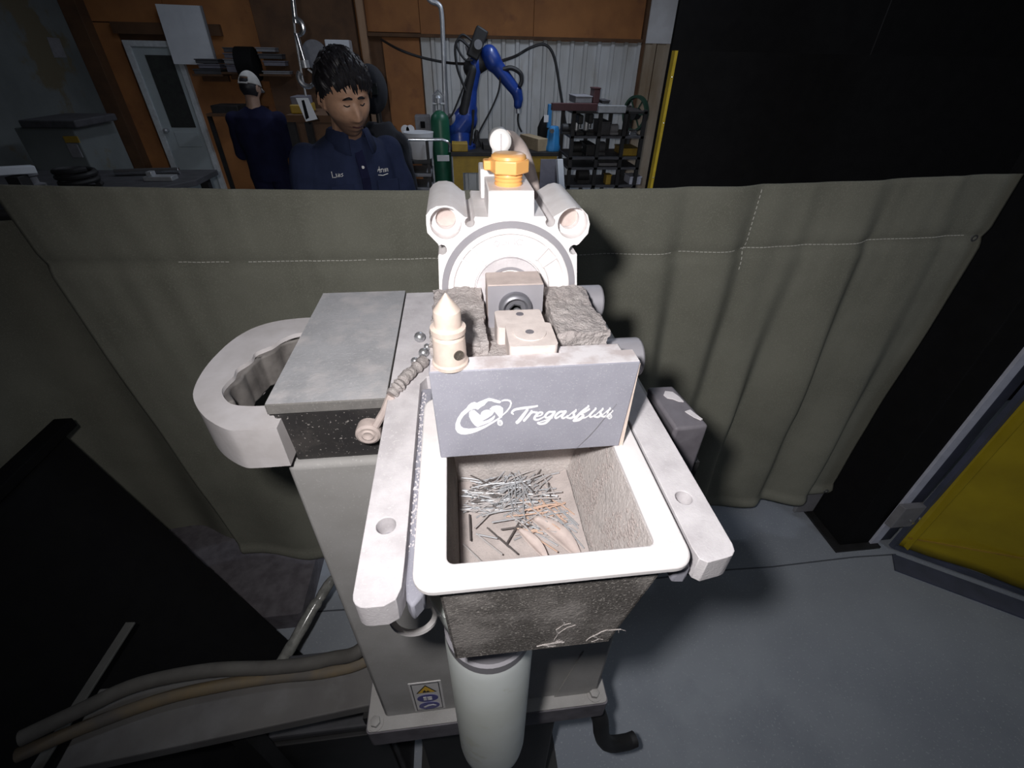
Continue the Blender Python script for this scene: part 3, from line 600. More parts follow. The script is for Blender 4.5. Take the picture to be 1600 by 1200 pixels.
# clamp cylinder: extruded body with two bored rails
CX, CZ = .0413, 1.4385
body = [(.100, 1.385), (.1013, 1.434), (.0979, 1.4675)] + circ(.0950, 1.4715, .0042, 8, -0.9, -5.2)[::1] + [(.0987, 1.4762), (.1054, 1.4846), (.1060, 1.4923), (.1034, 1.4995), (.0985, 1.5040), (.0920, 1.5055), (.0863, 1.5044), (.0760, 1.4985)]
body += circ(.0736, 1.4944, .0040, 10, 1.0, -PI - 0.6) + [(.0690, 1.4990), (.0602, 1.4990), (.0594, 1.5180), (.0250, 1.5180), (.0240, 1.4990), (.0138, 1.4994)]
body += circ(.0097, 1.4952, .0040, 10, .65, -PI - 1.2) + [(.0060, 1.4993), (-.0028, 1.5067), (-.0080, 1.5080), (-.0150, 1.5076), (-.0200, 1.5052), (-.0235, 1.5010), (-.0240, 1.4945), (-.0238, 1.4877), (-.0160, 1.4785)]
body += circ(-.0135, 1.4740, .0042, 8, 2.2, -2.2) + [(-.0168, 1.4690), (-.0185, 1.434), (-.018, 1.385)]
bd = part('clamp_cylinder', MB().py(body, .360, .445, [circ(-.0091, 1.4945, .0122, 28), circ(.0919, 1.4930, .0122, 28)]), m_white, bevel=.0005, seg=1)
part('port_block', MB().box(.0245, .0597, .3606, .4435, 1.496, 1.5182), m_white, bd, bevel=.001)
part('port_rise', MB().box(.0215, .0380, .412, .4445, 1.500, 1.5235), m_white, bd, bevel=.001)
for x, z in ((-.0091, 1.4945), (.0919, 1.4930)):
    part('bore_sleeve', MB().ring((x, .372, z), (0, 1, 0), .0082, .0123, .010, 28), m_white, bd)
    part('bore_plug', MB().cyl((x, .380, z + .002), (x, .384, z + .002), .0100), m_pink, bd)
fa = part('end_cap', MB().lathe((CX, .3605, CZ), (0, -1, 0), [(-.002, .0518), (.0022, .0518), (.0026, .0510), (.0026, .0478), (.0004, .0465), (.0004, .0350), (.0024, .0338), (.0024, .0300), (.0004, .0290), (.0004, .010)], 72), m_white)
part('retaining_ring', MB().ring((CX, .3612, CZ), (0, -1, 0), .0520, .0572, .0020, 72), m_ringgrey, fa)
part('hub_ring', MB().ring((CX, .3612, CZ), (0, -1, 0), .0210, .0285, .0050, 56), m_dust, fa)
part('hub_seal', MB().ring((CX, .3614, CZ), (0, -1, 0), .0185, .0212, .0045, 48), m_ringgrey, fa)
part('piston_rod', MB().cyl((CX, .342, CZ), (CX, .370, CZ), .0160, None, 40), m_pink)
for a in (42, 138):
    for da in (-7, 7):
        t = math.radians(a + da); d = Vector((math.cos(t), 0, math.sin(t))); c0 = Vector((CX, .3596, CZ))
        part('cap_rib', MB().beam(c0 + d * .0335, c0 + d * .0475, .0016, .0030, (0, 1, 0)), m_white, fa, smooth=0)
# embossed maker's letters on the cap, in an arc
let = {'S': [(1, .9), (.2, 1), (0, .7), (.9, .4), (.9, .05), (0, .1)], 'M': [(0, 0), (.1, 1), (.5, .3), (.9, 1), (1, 0)], 'C': [(1, .85), (.4, 1), (0, .5), (.4, 0), (1, .15)], 'O': [(.5, 1), (0, .5), (.5, 0), (1, .5), (.5, 1)]}
eb = MB()
for ch, ang in (('O', 105), ('S', 96.5), ('M', 88), ('C', 79)):
    t = math.radians(ang); e = Vector((math.cos(t), 0, math.sin(t))); f = Vector((math.sin(t), 0, -math.cos(t))); o0 = Vector((CX, .3602, CZ)) + e * .0385
    P = [o0 + f * (a - .5) * .0052 + e * b * .0050 for a, b in let[ch]]
    eb.tube(P, .00055, 6)
part('embossed_lettering', eb, m_dust, fa)

# yellow fitting, white silencer elbow and its hose
ft = part('port_fitting', MB().lathe((.0419, .381, 1.518), (0, 0, 1), [(0, .0106), (.0015, .0113), (.0028, .0104), (.0042, .0113), (.0055, .0104), (.0068, .0113), (.0085, .0104), (.0095, .0104)], 32), m_yellowf)
part('hex_nut', MB().lathe((.0419, .381, 1.5272), (0, 0, 1), [(0, .0150), (.0008, .0160), (.0092, .0160), (.0100, .0152)], 6), m_yellowf, ft, bevel=.0006)
part('nut_tab', MB().box(.0225, .0330, .380, .392, 1.5285, 1.5355), m_yellowf, ft, bevel=.001)
part('nut_crown', MB().lathe((.0419, .381, 1.5372), (0, 0, 1), [(0, .0138), (.0020, .0134), (.0034, .0115), (.0036, .0060)], 32), m_yellowf, ft)
el = part('silencer_elbow', MB().cyl((.0390, .425, 1.518), (.0390, .425, 1.5435), .0066), m_whitep)
part('elbow_head', MB().lathe((.0390, .415, 1.5437), (0, 1, 0), [(-.0010, .0055), (0, .0075), (.0022, .0091), (.018, .0091), (.021, .0075)], 32), m_whitep, el)
part('elbow_groove', MB().box(.0384, .0396, .4128, .4145, 1.5375, 1.5495), m_dust, el)
part('silencer_hose', MB().tube(catmull([(.043, .430, 1.5437), (.052, .448, 1.540), (.062, .456, 1.529), (.070, .458, 1.510), (.075, .458, 1.485), (.077, .470, 1.40), (.077, .50, 1.36)], 5), .0072, 14), m_pink)

# greasy spindle with cap, lying over the box edge
sp = part('spindle_cap', MB().lathe((-.0876, .316, 1.330), (0, -1, 0), [(0, .0105), (.008, .0112), (.0105, .0108), (.012, .0085), (.0115, .0060), (.0125, .0045), (.0110, .0018)], 28), m_pink)
part('spindle_neck', MB().tube([(-.0800, .308, 1.338), (-.0715, .312, 1.350), (-.064, .318, 1.362)], [.0036, .0036, .0046], 10), m_pink, sp)
pts = [(-.064, .318, 1.363), (-.060, .324, 1.366), (-.056, .330, 1.367), (-.053, .337, 1.368), (-.049, .343, 1.368), (-.045, .350, 1.368), (-.041, .357, 1.368), (-.038, .364, 1.367)]
part('caked_spindle', MB().tube(catmull(pts, 4), [.0052 + .0026 * noise.noise((i * .55, 0, 0)) + .0022 * noise.noise((i * 1.3, 4, 0)) for i in range(29)], 10), m_pad, sp)
for c, r in (((-.0447, .4095, 1.3665), .0056), ((-.0395, .380, 1.3655), .0050), ((-.0470, .3665, 1.365), .0040), ((-.0365, .3925, 1.3645), .0036)):
    part('spatter_ball', MB().ball(c, r), m_steel)
kn = part('side_knob', MB().cyl((.110, .300, 1.402), (.1425, .300, 1.402), .0160, None, 28), m_ringgrey, bevel=.002)
part('side_knob', MB().cyl((.105, .372, 1.418), (.1280, .372, 1.418), .0150, None, 28), m_ringgrey, bevel=.002)

# milky catch bottle with strap ring under the bin
bt = part('catch_bottle', MB().lathe((.0095, .205, .850), (0, 0, 1), [(0, .002), (.002, .014), (.008, .026), (.018, .0345), (.032, .0395), (.050, .0408), (.315, .0412), (.326, .0395)], 48), m_bottle)
part('bottle_collar', MB().lathe((.0095, .205, 1.176), (0, 0, 1), [(0, .0400), (.012, .0405), (.014, .0380), (.03, .036)], 48), m_ringgrey, bt)
part('bottle_shoulder', MB().lathe((.0095, .213, 1.190), (0, 0, 1), [(0, .036), (.015, .0430), (.056, .0500), (.064, .0500)], 48), m_bottle, bt)
part('strap_ring', MB().lathe((-.0535, .1975, 1.222), (.12, .30, 1), [(0, .0155), (0, .0200), (.003, .0200), (.003, .0155), (0, .0155)], 36, False), m_white, bt)
part('strap', MB().box(-.048, -.030, .205, .212, 1.218, 1.226), m_white, bt)

# ------------------------------------------------------------------ spatter bin hanging between the arms
bn = thing('spatter_bin', (.045, .21, 1.45), 'pale rimmed open bin full of wire clippings, between the station arms', 'bin')
def bpart(name, mb, m, parent=None, smooth=35, bevel=0, seg=2): return obj(name, mb, m, parent or bn, smooth, bevel, UP, seg)
ro, ri = rrect(-.0352, .1262, .1342, .306, .012), rrect(-.0165, .1075, .1500, .292, .005); nr = len(ro); rv = []; rf = []
for lo_, z_ in ((ro, 1.3615), (ro, 1.3665), (ri, 1.3665), (ri, 1.3615)): rv += [(a, b, z_) for a, b in lo_]
for k in range(4):
    for i in range(nr): j = (i + 1) % nr; rf.append((k * nr + i, k * nr + j, (k + 1) % 4 * nr + j, (k + 1) % 4 * nr + i))
bpart('rim', MB().add(rv, rf), m_white, bevel=.0012)
def wall(a, b, c, d, th, n):   # quad slab with thickness th along n
    n = Vector(n) * th; q = [Vector(v) for v in (a, b, c, d)]; return MB().hexa(q + [v + n for v in q])
t0, t1, zb = (-.0165, .1075, .150, .292), (-.0120, .0885, .158, .289), 1.276
A = [(t0[0], t0[2]), (t0[1], t0[2]), (t0[1], t0[3]), (t0[0], t0[3])]; B = [(t1[0], t1[2]), (t1[1], t1[2]), (t1[1], t1[3]), (t1[0], t1[3])]
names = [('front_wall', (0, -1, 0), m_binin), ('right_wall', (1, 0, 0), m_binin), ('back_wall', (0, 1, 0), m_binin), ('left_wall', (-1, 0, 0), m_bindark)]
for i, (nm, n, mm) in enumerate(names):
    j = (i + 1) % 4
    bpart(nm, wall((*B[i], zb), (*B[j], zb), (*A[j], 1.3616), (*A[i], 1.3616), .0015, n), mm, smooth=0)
# outer shell
OA = [(-.0215, .1390), (.1100, .1390), (.1120, .298), (-.0215, .298)]; OB = [(-.0175, .1465), (.0935, .1465), (.095, .294), (-.0175, .294)]
for i, nm in enumerate(('shell_front', 'shell_right', 'shell_back', 'shell_left')):
    j = (i + 1) % 4; n = [(0, 1, 0), (-1, 0, 0), (0, -1, 0), (1, 0, 0)][i]
    bpart(nm, wall((*OB[i], 1.258), (*OB[j], 1.258), (*OA[j], 1.3615), (*OA[i], 1.3615), .0015, n), m_binout, smooth=0)
bpart('bottom', MB().hexa([(*p, 1.256) for p in OB] + [(*p, 1.260) for p in OB]), m_binout, smooth=0)
# dust bed: uneven sheet
vs = []; fs = []
for j in range(41):
    for i in range(41):
        x = -.0118 + .1010 * i / 40; y = .1585 + .130 * j / 40
        vs.append((x, y, 1.2795 + .0022 * noise.noise((x * 60, y * 60, 0)) + .0008 * noise.noise((x * 300, y * 300, 0)) + max(0, (i - 30) / 10) ** 2 * .008))
for j in range(40):
    for i in range(40): a = j * 41 + i; fs.append((a, a + 1, a + 42, a + 41))
bpart('dust_bed', MB().add(vs, fs), m_dustfloor, smooth=180)
# clumps clinging to the right wall and dust threads on the front
cl = MB(); r9 = random.Random(11)
for i in range(900):
    t = r9.random(); y = .165 + .115 * r9.random(); z = 1.285 + .07 * t
    if noise.noise((y * 45, z * 45, 2)) < -.02: continue
    x = t1[1] + (t0[1] - t1[1]) * (z - zb) / (1.3616 - zb)
    cl.ball((x - .0003, y, z), r9.uniform(.0006, .0020), 6, 4, (.35, 1, 1))
o = bpart('clinging_dust', cl, m_dustfloor); o['kind'] = 'stuff'
th = MB(); r9 = random.Random(31)
def thread(x, z, ang, ln, depth):
    P = [(x, z)]
    for i in range(5): ang += r9.uniform(-.35, .35); x += math.cos(ang) * ln / 5; z = min(1.35, max(1.259, z + math.sin(ang) * ln / 5)); P.append((x, z))
    th.tube([(a, .1465 - .0075 * (b - 1.258) / .1035 - .0003, b) for a, b in P], .00022 + .00008 * depth, 5)
    if depth:
        for q in r9.sample(P[1:], 2): thread(q[0], q[1], ang + r9.choice((-1, 1)) * r9.uniform(.5, 1.2), ln * .55, depth - 1)
for x, z, a in ((.040, 1.262, .7), (.052, 1.268, 1.4), (.076, 1.262, 1.5)): thread(x, z, a, .020, 2)
o = bpart('dust_threads', th, m_binin); o['kind'] = 'stuff'

# wire clippings, each one a thing
def wire_mesh(name, L, bend, m, r=.00068):
    P = [(-L / 2 + L * i / 6, bend * math.sin(PI * i / 6), 0) for i in range(7)] if bend else [(-L / 2, 0, 0), (L / 2, 0, 0)]
    mb = MB().tube(P, r, 6); me = bpy.data.meshes.new(name); me.from_pydata(mb.v, [], mb.f); me.update(); finish(me, 40); me.materials.append(m); return me
WM = {}
for kind, m in (('silver', m_wire), ('dull', m_wire2), ('copper', m_copper), ('burnt', m_wiredk)):
    WM[kind] = [wire_mesh('wire_clipping', L, b, m) for L, b in ((.018, 0), (.022, 0), (.026, 0), (.030, .0012), (.024, .003))]
LAB = {'silver': ('bright silver wire clipping lying in the heap inside the bin', 'silver wire clippings in the bin'),
       'dull': ('dull dusty wire clipping lying in the heap inside the bin', 'dull wire clippings in the bin'),
       'copper': ('copper coloured wire clipping lying in the heap inside the bin', 'copper wire clippings in the bin'),
       'burnt': ('burnt dark wire clipping lying in the heap inside the bin', 'burnt wire clippings in the bin')}
r9 = random.Random(21)
def clip(x, y, ang, kind, z, idx=None):
    o = bpy.data.objects.new('wire_clipping', WM[kind][r9.randrange(4) if idx is None else idx]); C.objects.link(o)
    o.location = (x, y, z + .2); o.rotation_euler = (0, r9.uniform(-.05, .05), ang); tag(o, LAB[kind][0], 'wire', LAB[kind][1])
zf = 1.2812
for i in range(76):   # upper left bundle, mostly crosswise
    clip(r9.uniform(.003, .019), r9.uniform(.248, .284), r9.gauss(-.05, .30), r9.choice(['silver', 'silver', 'silver', 'dull', 'dull', 'burnt']), zf + .0006 * (i // 6))
for i in range(84):   # upper right bundle
    a = r9.choice([r9.gauss(.05, .15), r9.gauss(.75, .25), r9.gauss(.5, .2), r9.gauss(1.6, .2)])
    clip(r9.uniform(.026, .072), r9.uniform(.248, .283), a, 'silver' if r9.random() < .6 else 'dull', zf + .0006 * (i // 6))
for i in range(60):   # right flank
    a = r9.choice([r9.gauss(.1, .2), r9.gauss(-1.0, .15), r9.gauss(-.9, .2)])
    clip(r9.uniform(.040, .078), r9.uniform(.218, .255), a, r9.choice(['silver', 'silver', 'dull', 'copper']), zf + .0006 * (i // 6))
for i in range(8): clip(r9.uniform(.066, .082), r9.uniform(.212, .24), r9.gauss(-1.05, .08), 'silver', zf + .003 + .0005 * i)
for x, y, a, kd, ix in ((-.003, .232, 1.57, 'burnt', 2), (.010, .240, .8, 'dull', 2), (.022, .244, .15, 'silver', 3), (.028, .236, .12, 'silver', 2), (.010, .222, -.35, 'silver', 0), (.019, .220, -.9, 'burnt', 2), (.026, .212, -.9, 'burnt', 1), (.032, .224, 1.0, 'burnt', 2), (.035, .228, .1, 'burnt', 2), (.040, .229, -.9, 'dull', 3), (.052, .238, .6, 'dull', 2), (.052, .242, -.9, 'dull', 3), (.058, .246, .1, 'copper', 3), (.050, .240, .08, 'copper', 2), (.062, .232, -.9, 'copper', 2), (.046, .276, -.95, 'burnt', 3), (.050, .268, -.9, 'burnt', 2), (.060, .282, .9, 'burnt', 0), (.069, .262, 1.5, 'burnt', 1), (.012, .214, -.8, 'dull', 2), (-.002, .208, -.9, 'dull', 1), (.055, .211, -.8, 'copper', 2)):
    clip(x, y, a, kd, zf + .0065, ix)
# two curled shavings
def shaving(x0, y0, x1, y1, w, bow, label):
    n = 18; vs = []; fs = []; a = Vector((x0, y0, 0)); b = Vector((x1, y1, 0)); d = (b - a).normalized(); nn = Vector((-d.y, d.x, 0))
    for i in range(n + 1):
        t = i / n; c = a.lerp(b, t) + nn * bow * math.sin(PI * t); ww = w * (math.sin(PI * (0.08 + .84 * t)) ** .8)
        for k in range(5): s = k / 4 - .5; vs.append(c + nn * s * ww + Vector((0, 0, zf + .0035 + .004 * (4 * s * s) * (ww / w) + .002)))
    for i in range(n):
        for k in range(4): q = i * 5 + k; fs.append((q, q + 1, q + 6, q + 5))
    o = tag(obj('metal_shaving', MB().add(vs, fs), m_pink, smooth=180, off=UP), label, 'shaving'); s = o.modifiers.new('t', 'SOLIDIFY'); s.thickness = .0006
shaving(.036, .226, .055, .196, .010, .001, 'narrow curled dusty shaving lying left of the wider one in the bin')
shaving(.050, .236, .080, .197, .015, .003, 'wide curled dusty shaving lying at the front of the bin')

# ------------------------------------------------------------------ things at the lower left and on the floor
# black leaning panel with a top rail
pA = Vector((-1.19, 1.125, .90)); dn = Vector((-.645, .805, .15)) - pA; dn = dn * (.90 / .75); al = Vector((0, -1, 0)); nn = dn.normalized().cross(al).normalized()
lp = thing('leaning_panel', (-.9, .5, 0), 'large black panel leaning at the lower left, below the olive curtains', 'panel')
q = [pA, pA + al * 1.5, pA + al * 1.5 + dn, pA + dn]
obj('sheet', MB().hexa([v - nn * .006 for v in q] + [v + nn * .006 for v in q]), m_black, lp, smooth=0)
obj('top_rail', MB().beam(pA + Vector((.018, .02, .012)), pA + al * 1.5 + Vector((.018, 0, .012)), .05, .03), m_black, lp, smooth=0, bevel=.003)
# cable duct fixed beside the pedestal
du = thing('cable_duct', (-.46, .39, 0), 'grey sheet metal cable duct running left from the station base', 'duct')
obj('cover', MB().hexa([(-.735, .318, .77), (-.206, .362, .77), (-.206, .445, .77), (-.735, .445, .77), (-.735, .318, .80), (-.206, .362, .80), (-.206, .445, .80), (-.735, .445, .80)]), m_tray, du, smooth=0, bevel=.003)
obj('leg', MB().box(-.50, -.47, .365, .40, 0, .77), m_darksteel, du, smooth=0)
obj('bracket', MB().box(-.23, -.19, .35, .43, .74, .772), m_darksteel, du, smooth=0)
def hose(name, pts, r, m, label, n=6): return tag(obj(name, MB().tube(catmull(pts, n), r, 12), m), label, 'hose')
hose('air_hose', [(-.79, .36, .842), (-.72, .395, .838), (-.64, .428, .838), (-.52, .440, .836), (-.40, .436, .827), (-.30, .437, .834), (-.21, .452, .87), (-.12, .655, .90)], .013, m_hose, 'dusty grey hose along the back edge of the cable duct')
hose('air_hose', [(-.80, .345, .815), (-.72, .375, .813), (-.60, .408, .813), (-.50, .420, .813), (-.40, .425, .812), (-.30, .424, .812), (-.22, .436, .822), (-.17, .49, .84)], .0115, m_hosey, 'ochre dusty hose lying on the cable duct in front of the grey one')
tag(obj('flat_bar', MB().beam((-.781, .600, .752), (-.815, .20, .752), .020, .005), m_bar, smooth=0, bevel=.001), 'dull grey flat bar crossing in front of the black panel', 'bar')
tb = MB(); P = catmull([(-.585, .64, .36), (-.545, .70, .39), (-.505, .775, .42), (-.49, .80, .425), (-.47, .845, .43), (-.455, .875, .43)], 4)
tb.tube(P, [.017, .0165, .017, .018, .0165, .017, .018, .017, .0165, .017, .018, .017, .013, .0155, .016, .0155, .016, .015, .014, .012, .009], 12)
tag(obj('plastic_tube', tb, m_wrap), 'clear wrapped plastic tube rising beside the grey column', 'tube')
tag(obj('tube_stand', MB().cyl((-.49, .66, 0), (-.585, .64, .37), .012).cyl((-.49, .66, 0), (-.49, .66, .01), .03), m_darksteel), 'dark rod stand holding the clear plastic tube', 'stand')
tag(obj('floor_step', MB().pz(rrect(-1.60, -.66, .945, 1.75, .02), 0, .095), m_edge, bevel=.006), 'low dark floor plinth under the olive curtain, left of the station', 'plinth')
cbn = thing('dark_floor_box', (-.46, .50, 0), 'dark low box added beneath the cable duct to darken the floor there', 'cabinet')  # dark box added to cover bright floor beneath the duct
obj('body', MB().box(-.50, -.225, .42, .60, 0, .52), m_greydk, cbn, smooth=0, bevel=.006)
obj('door', MB().box(-.49, -.235, .408, .42, .03, .50), m_darksteel, cbn, smooth=0, bevel=.003)
hose('rubber_hose', [(.205, .36, .76), (.235, .325, .71), (.255, .32, .60), (.285, .325, .52), (.335, .335, .475), (.36, .34, .47)], .017, m_rubber, 'short black rubber hose curling out right of the station base')

# ------------------------------------------------------------------ people
def bake(mb_list, voxel, smooth_it=0):
    mb = MB()
    for m in mb_list: mb.add(m.v, m.f)
    me = bpy.data.meshes.new('tmp'); me.from_pydata(mb.v, [], mb.f); me.update(); finish(me, 0)
    o = bpy.data.objects.new('tmp', me); C.objects.link(o)
    r = o.modifiers.new('r', 'REMESH'); r.mode = 'VOXEL'; r.voxel_size = voxel
    if smooth_it: s_ = o.modifiers.new('s', 'SMOOTH'); s_.iterations = smooth_it; s_.factor = .5
    bpy.context.view_layer.update()
    ev = o.evaluated_get(bpy.context.evaluated_depsgraph_get()); m2 = ev.to_mesh()
    out = MB(); out.add([v.co.copy() for v in m2.vertices], [tuple(p.vertices) for p in m2.polygons])
    ev.to_mesh_clear(); bpy.data.objects.remove(o); bpy.data.meshes.remove(me); return out
def loft(rings, n=24):
    """rings: (center, half-width vector, half-depth vector)"""
    mb = MB(); vs = []; fs = []
    for c, a, b in rings:
        for k in range(n): t = 2 * PI * k / n; vs.append(Vector(c) + Vector(a) * math.cos(t) + Vector(b) * math.sin(t))
    for i in range(len(rings) - 1):
        for k in range(n): fs.append((i * n + k, i * n + (k + 1) % n, (i + 1) * n + (k + 1) % n, (i + 1) * n + k))
    fs.append(tuple(range(n - 1, -1, -1))); fs.append(tuple((len(rings) - 1) * n + k for k in range(n)))
    return mb.add(vs, fs)
def limb(pts, rad, n=14):
    mb = MB().tube(pts, rad, n)
    for p, r in zip(pts, rad): mb.ball(p, r * .99, 14, 8)
    return mb
G = lambda x, s: math.exp(-(x / s) ** 2)
def head_pt(d, off=0.0, face=True):
    x, y, z = d.x * (.073 + off), d.y * (.093 + off), d.z * (.116 + off)
    lowr = sst(-z / .116)
    x *= 1 - .26 * lowr
    if y > 0: y *= 1 - .50 * sst((-z - .01) / .09)
    else: y *= 1 - .10 * lowr
    if face and d.y < 0:
        u, w = abs(x), z; f = 0
        bridge = sst((.022 - w) / .055) if w > -.036 else sst((w + .052) / .016)
        f += .025 * G(x, .0115) * bridge + .010 * G(u - .014, .007) * G(w + .034, .009)
        f -= .014 * G(u - .031, .015) * G(w - .012, .010)
        f += .0075 * G(u - .031, .011) * G(w - .010, .0075)
        f += .008 * G(u - .028, .022) * G(w - .031, .008)
        f += .006 * G(u - .044, .018) * G(w + .018, .02)
        f += .012 * G(x, .021) * G(w + .060, .006) + .012 * G(x, .019) * G(w + .074, .0065) - .006 * G(x, .026) * G(w + .0665, .0025)
        f += .009 * G(x, .022) * G(w + .098, .013)
        y -= f * sst(-d.y * 1.6)
    return Vector((x, y, z))
def grid_head(off, fn, keep, na=96, nb=72):
    vs = []; fs = []; ok = []
    for j in range(nb + 1):
        t = PI * j / nb
        for i in range(na):
            a = 2 * PI * i / na; d = Vector((math.sin(t) * math.cos(a), math.sin(t) * math.sin(a), math.cos(t)))
            vs.append(fn(d)); ok.append(keep(d))
    for j in range(nb):
        for i in range(na):
            q = (j * na + i, (j + 1) * na + i, (j + 1) * na + (i + 1) % na, j * na + (i + 1) % na)
            if all(ok[k] for k in q): fs.append(q)
    return vs, fs
def head_mesh(T):
    vs, fs = grid_head(0, lambda d: head_pt(d), lambda d: True)
    mb = MB().add([T @ v for v in vs], fs)
    for s in (-1, 1):   # ears: cup with rim
        e = MB().ball((0, 0, 0), .03, 14, 10, (.30, .62, 1.0)); rim = MB().tube([(.006 * s, .016 * math.cos(a) + .002, .027 * math.sin(a)) for a in [PI * 1.45 * k / 12 - .55 for k in range(13)]], .0045, 8)
        for m_ in (e, rim): mb.add([T @ (Matrix.Rotation(-.30 * s, 3, 'Z') @ v + Vector((.0715 * s, .012, -.006))) for v in m_.v], m_.f)
    return mb
def hand_mesh(w, d, palm_n, r=.0085):
    """w wrist, d finger direction, palm_n palm normal: palm and five bent fingers"""
    w = Vector(w); d = Vector(d).normalized(); n = Vector(palm_n).normalized(); s = d.cross(n)
    L = [loft([(w, s * .026, n * .018), (w + d * .03, s * .036, n * .016), (w + d * .085, s * .042, n * .013)])]
    for k, (o_, ln) in enumerate(((-.032, .072), (-.011, .082), (.011, .078), (.031, .062))):
        b = w + d * .078 + s * o_; c = b + (d + n * .35).normalized() * ln * .5; e = c + (d * .5 + n).normalized() * ln * .5
        L.append(limb([b - d * .02, b, c, e], [r, r, r * .92, r * .8], 10))
    b = w + d * .025 - s * .03; c = b + (d * .7 - s * .8).normalized() * .04; e = c + (d + n * .5).normalized() * .032
    L.append(limb([w + d * .01, b, c, e], [r * 1.3, r * 1.3, r * 1.1, r * .9], 10)); return L

def skin_mat(name, base, T, beard):
    m = mat(name, base, .5, col2=tuple(c * .88 for c in base), scale=60); nt = m.node_tree; N = nt.nodes; L = nt.links; b = N['Principled BSDF']
    src = b.inputs['Base Color'].links[0].from_socket
    inv = T.inverted(); g = N.new('ShaderNodeNewGeometry'); ax = []
    for k in range(3):
        dt = N.new('ShaderNodeVectorMath'); dt.operation = 'DOT_PRODUCT'; L.new(g.outputs['Position'], dt.inputs[0]); dt.inputs[1].default_value = inv[k][:3]
        ad = N.new('ShaderNodeMath'); ad.inputs[1].default_value = inv[k][3]; L.new(dt.outputs['Value'], ad.inputs[0]); ax.append(ad.outputs[0])
    def rng(s_, a, c):
        r = N.new('ShaderNodeMapRange'); r.inputs['From Min'].default_value = a; r.inputs['From Max'].default_value = c; L.new(s_, r.inputs['Value']); return r.outputs['Result']
    def mul(a, c):
        q = N.new('ShaderNodeMath'); q.operation = 'MULTIPLY'; L.new(a, q.inputs[0])
        if isinstance(c, float): q.inputs[1].default_value = c
        else: L.new(c, q.inputs[1])
        return q.outputs[0]
    msk = mul(mul(rng(ax[2], -.036, -.052), rng(ax[1], .03, -.01)), .72)
    x = N.new('ShaderNodeMix'); x.data_type = 'RGBA'; L.new(msk, x.inputs['Factor']); L.new(src, x.inputs['A']); x.inputs['B'].default_value = (*beard, 1)
    L.new(x.outputs['Result'], b.inputs['Base Color']); return m

# --- worker in the navy shirt behind the curtain, head bowed
PX, PY_ = -.425, 2.10
f_ = Vector((math.sin(.55), -math.cos(.55), 0)); r_ = Vector((-math.cos(.55), -math.sin(.55), 0))   # facing, and his right hand side (left in the photo)
def bp(side, fwd, z): return Vector((PX, PY_, z)) + r_ * side + f_ * fwd
T1 = Matrix.Translation((-.378, 1.985, 1.668)) @ (Matrix.Rotation(.50, 4, 'Z') @ Matrix.Rotation(.24, 4, 'X') @ Matrix.Rotation(-.05, 4, 'Y')) @ Matrix.Diagonal((1.09, 1.05, 1.06, 1))
m_skin1 = skin_mat('brown skin', (.56, .325, .215), T1, (.10, .06, .045))
sh = [bp(s * .168, .0, 1.462) for s in (1, -1)]; elb = [bp(.235, .03, 1.17), bp(-.235, .03, 1.17)]; wr = [bp(.12, .26, 1.10), bp(-.12, .26, 1.10)]
parts1 = [head_mesh(T1)]
parts1.append(limb([bp(0, 0, 1.44), bp(0, .035, 1.52), T1 @ Vector((0, .022, -.05)), T1 @ Vector((0, .01, 0))], [.075, .060, .056, .055]))
parts1.append(loft([(bp(0, 0, .93), r_ * .15, f_ * .10), (bp(0, 0, 1.1), r_ * .14, f_ * .095), (bp(0, 0, 1.3), r_ * .16, f_ * .10), (bp(0, 0, 1.45), r_ * .15, f_ * .09), (bp(0, .02, 1.51), r_ * .07, f_ * .06)]))
for k, sgn in enumerate((1, -1)):
    parts1.append(limb([sh[k], elb[k], wr[k]], [.048, .038, .028])); parts1 += hand_mesh(wr[k], f_ * .9 - Vector((0, 0, .3)), (0, 0, -1))
    hip = bp(.085 * sgn, 0, .93); parts1.append(limb([hip, bp(.095 * sgn, .02, .50), bp(.10 * sgn, 0, .09)], [.085, .055, .04])); parts1.append(limb([bp(.10 * sgn, -.03, .05), bp(.11 * sgn, .16, .035)], [.042, .034]))
body1 = bake(parts1, .0042, 2)
p1 = tag(obj('person', body1, m_skin1, smooth=180), 'person in a navy work shirt with head bowed, standing behind the olive curtain', 'person')
WL[p1.name] = Vector(p1.location)
# shirt
tors = loft([(bp(0, 0, .90), r_ * .185, f_ * .125), (bp(0, 0, 1.08), r_ * .175, f_ * .125), (bp(0, 0, 1.24), r_ * .19, f_ * .13), (bp(0, 0, 1.37), r_ * .195, f_ * .132), (bp(0, .0, 1.45), r_ * .19, f_ * .115), (bp(0, .01, 1.505), r_ * .145, f_ * .095), (bp(0, .02, 1.54), r_ * .085, f_ * .085), (bp(0, .03, 1.556), r_ * .07, f_ * .075)], 32)
sl = []
for k in range(2):
    a, b, c = sh[k], elb[k], wr[k]
    sl.append(limb([a, a.lerp(b, .5), b, b.lerp(c, .6)], [.066, .064, .060, .055]))
def crease(mb, amp, sc):
    for v in mb.v: v += noise.noise_vector(v * sc) * amp
    return mb
shirt = obj('shirt', crease(bake([tors] + sl, .007, 4), .007, 11), m_navy, p1, smooth=180)
cw = MB(); n_ = 28; vs = []; fs = []       # turned down collar, open in front
for i in range(n_ + 1):
    a = .42 + (2 * PI - .84) * i / n_; d = f_ * math.cos(a) + r_ * math.sin(a); c0 = bp(0, .032, 1.55)
    tip = math.exp(-((min(i, n_ - i)) / 3.0) ** 2)
    for rr, z in ((.066, -.01), (.070, .018), (.078, .014), (.098 + .008 * tip, -.034 - .03 * tip)): vs.append(c0 + d * rr + Vector((0, 0, z)) + f_ * .012 * tip)
for i in range(n_):
    for k in range(3): q = i * 4 + k; fs.append((q, q + 4, q + 5, q + 1))
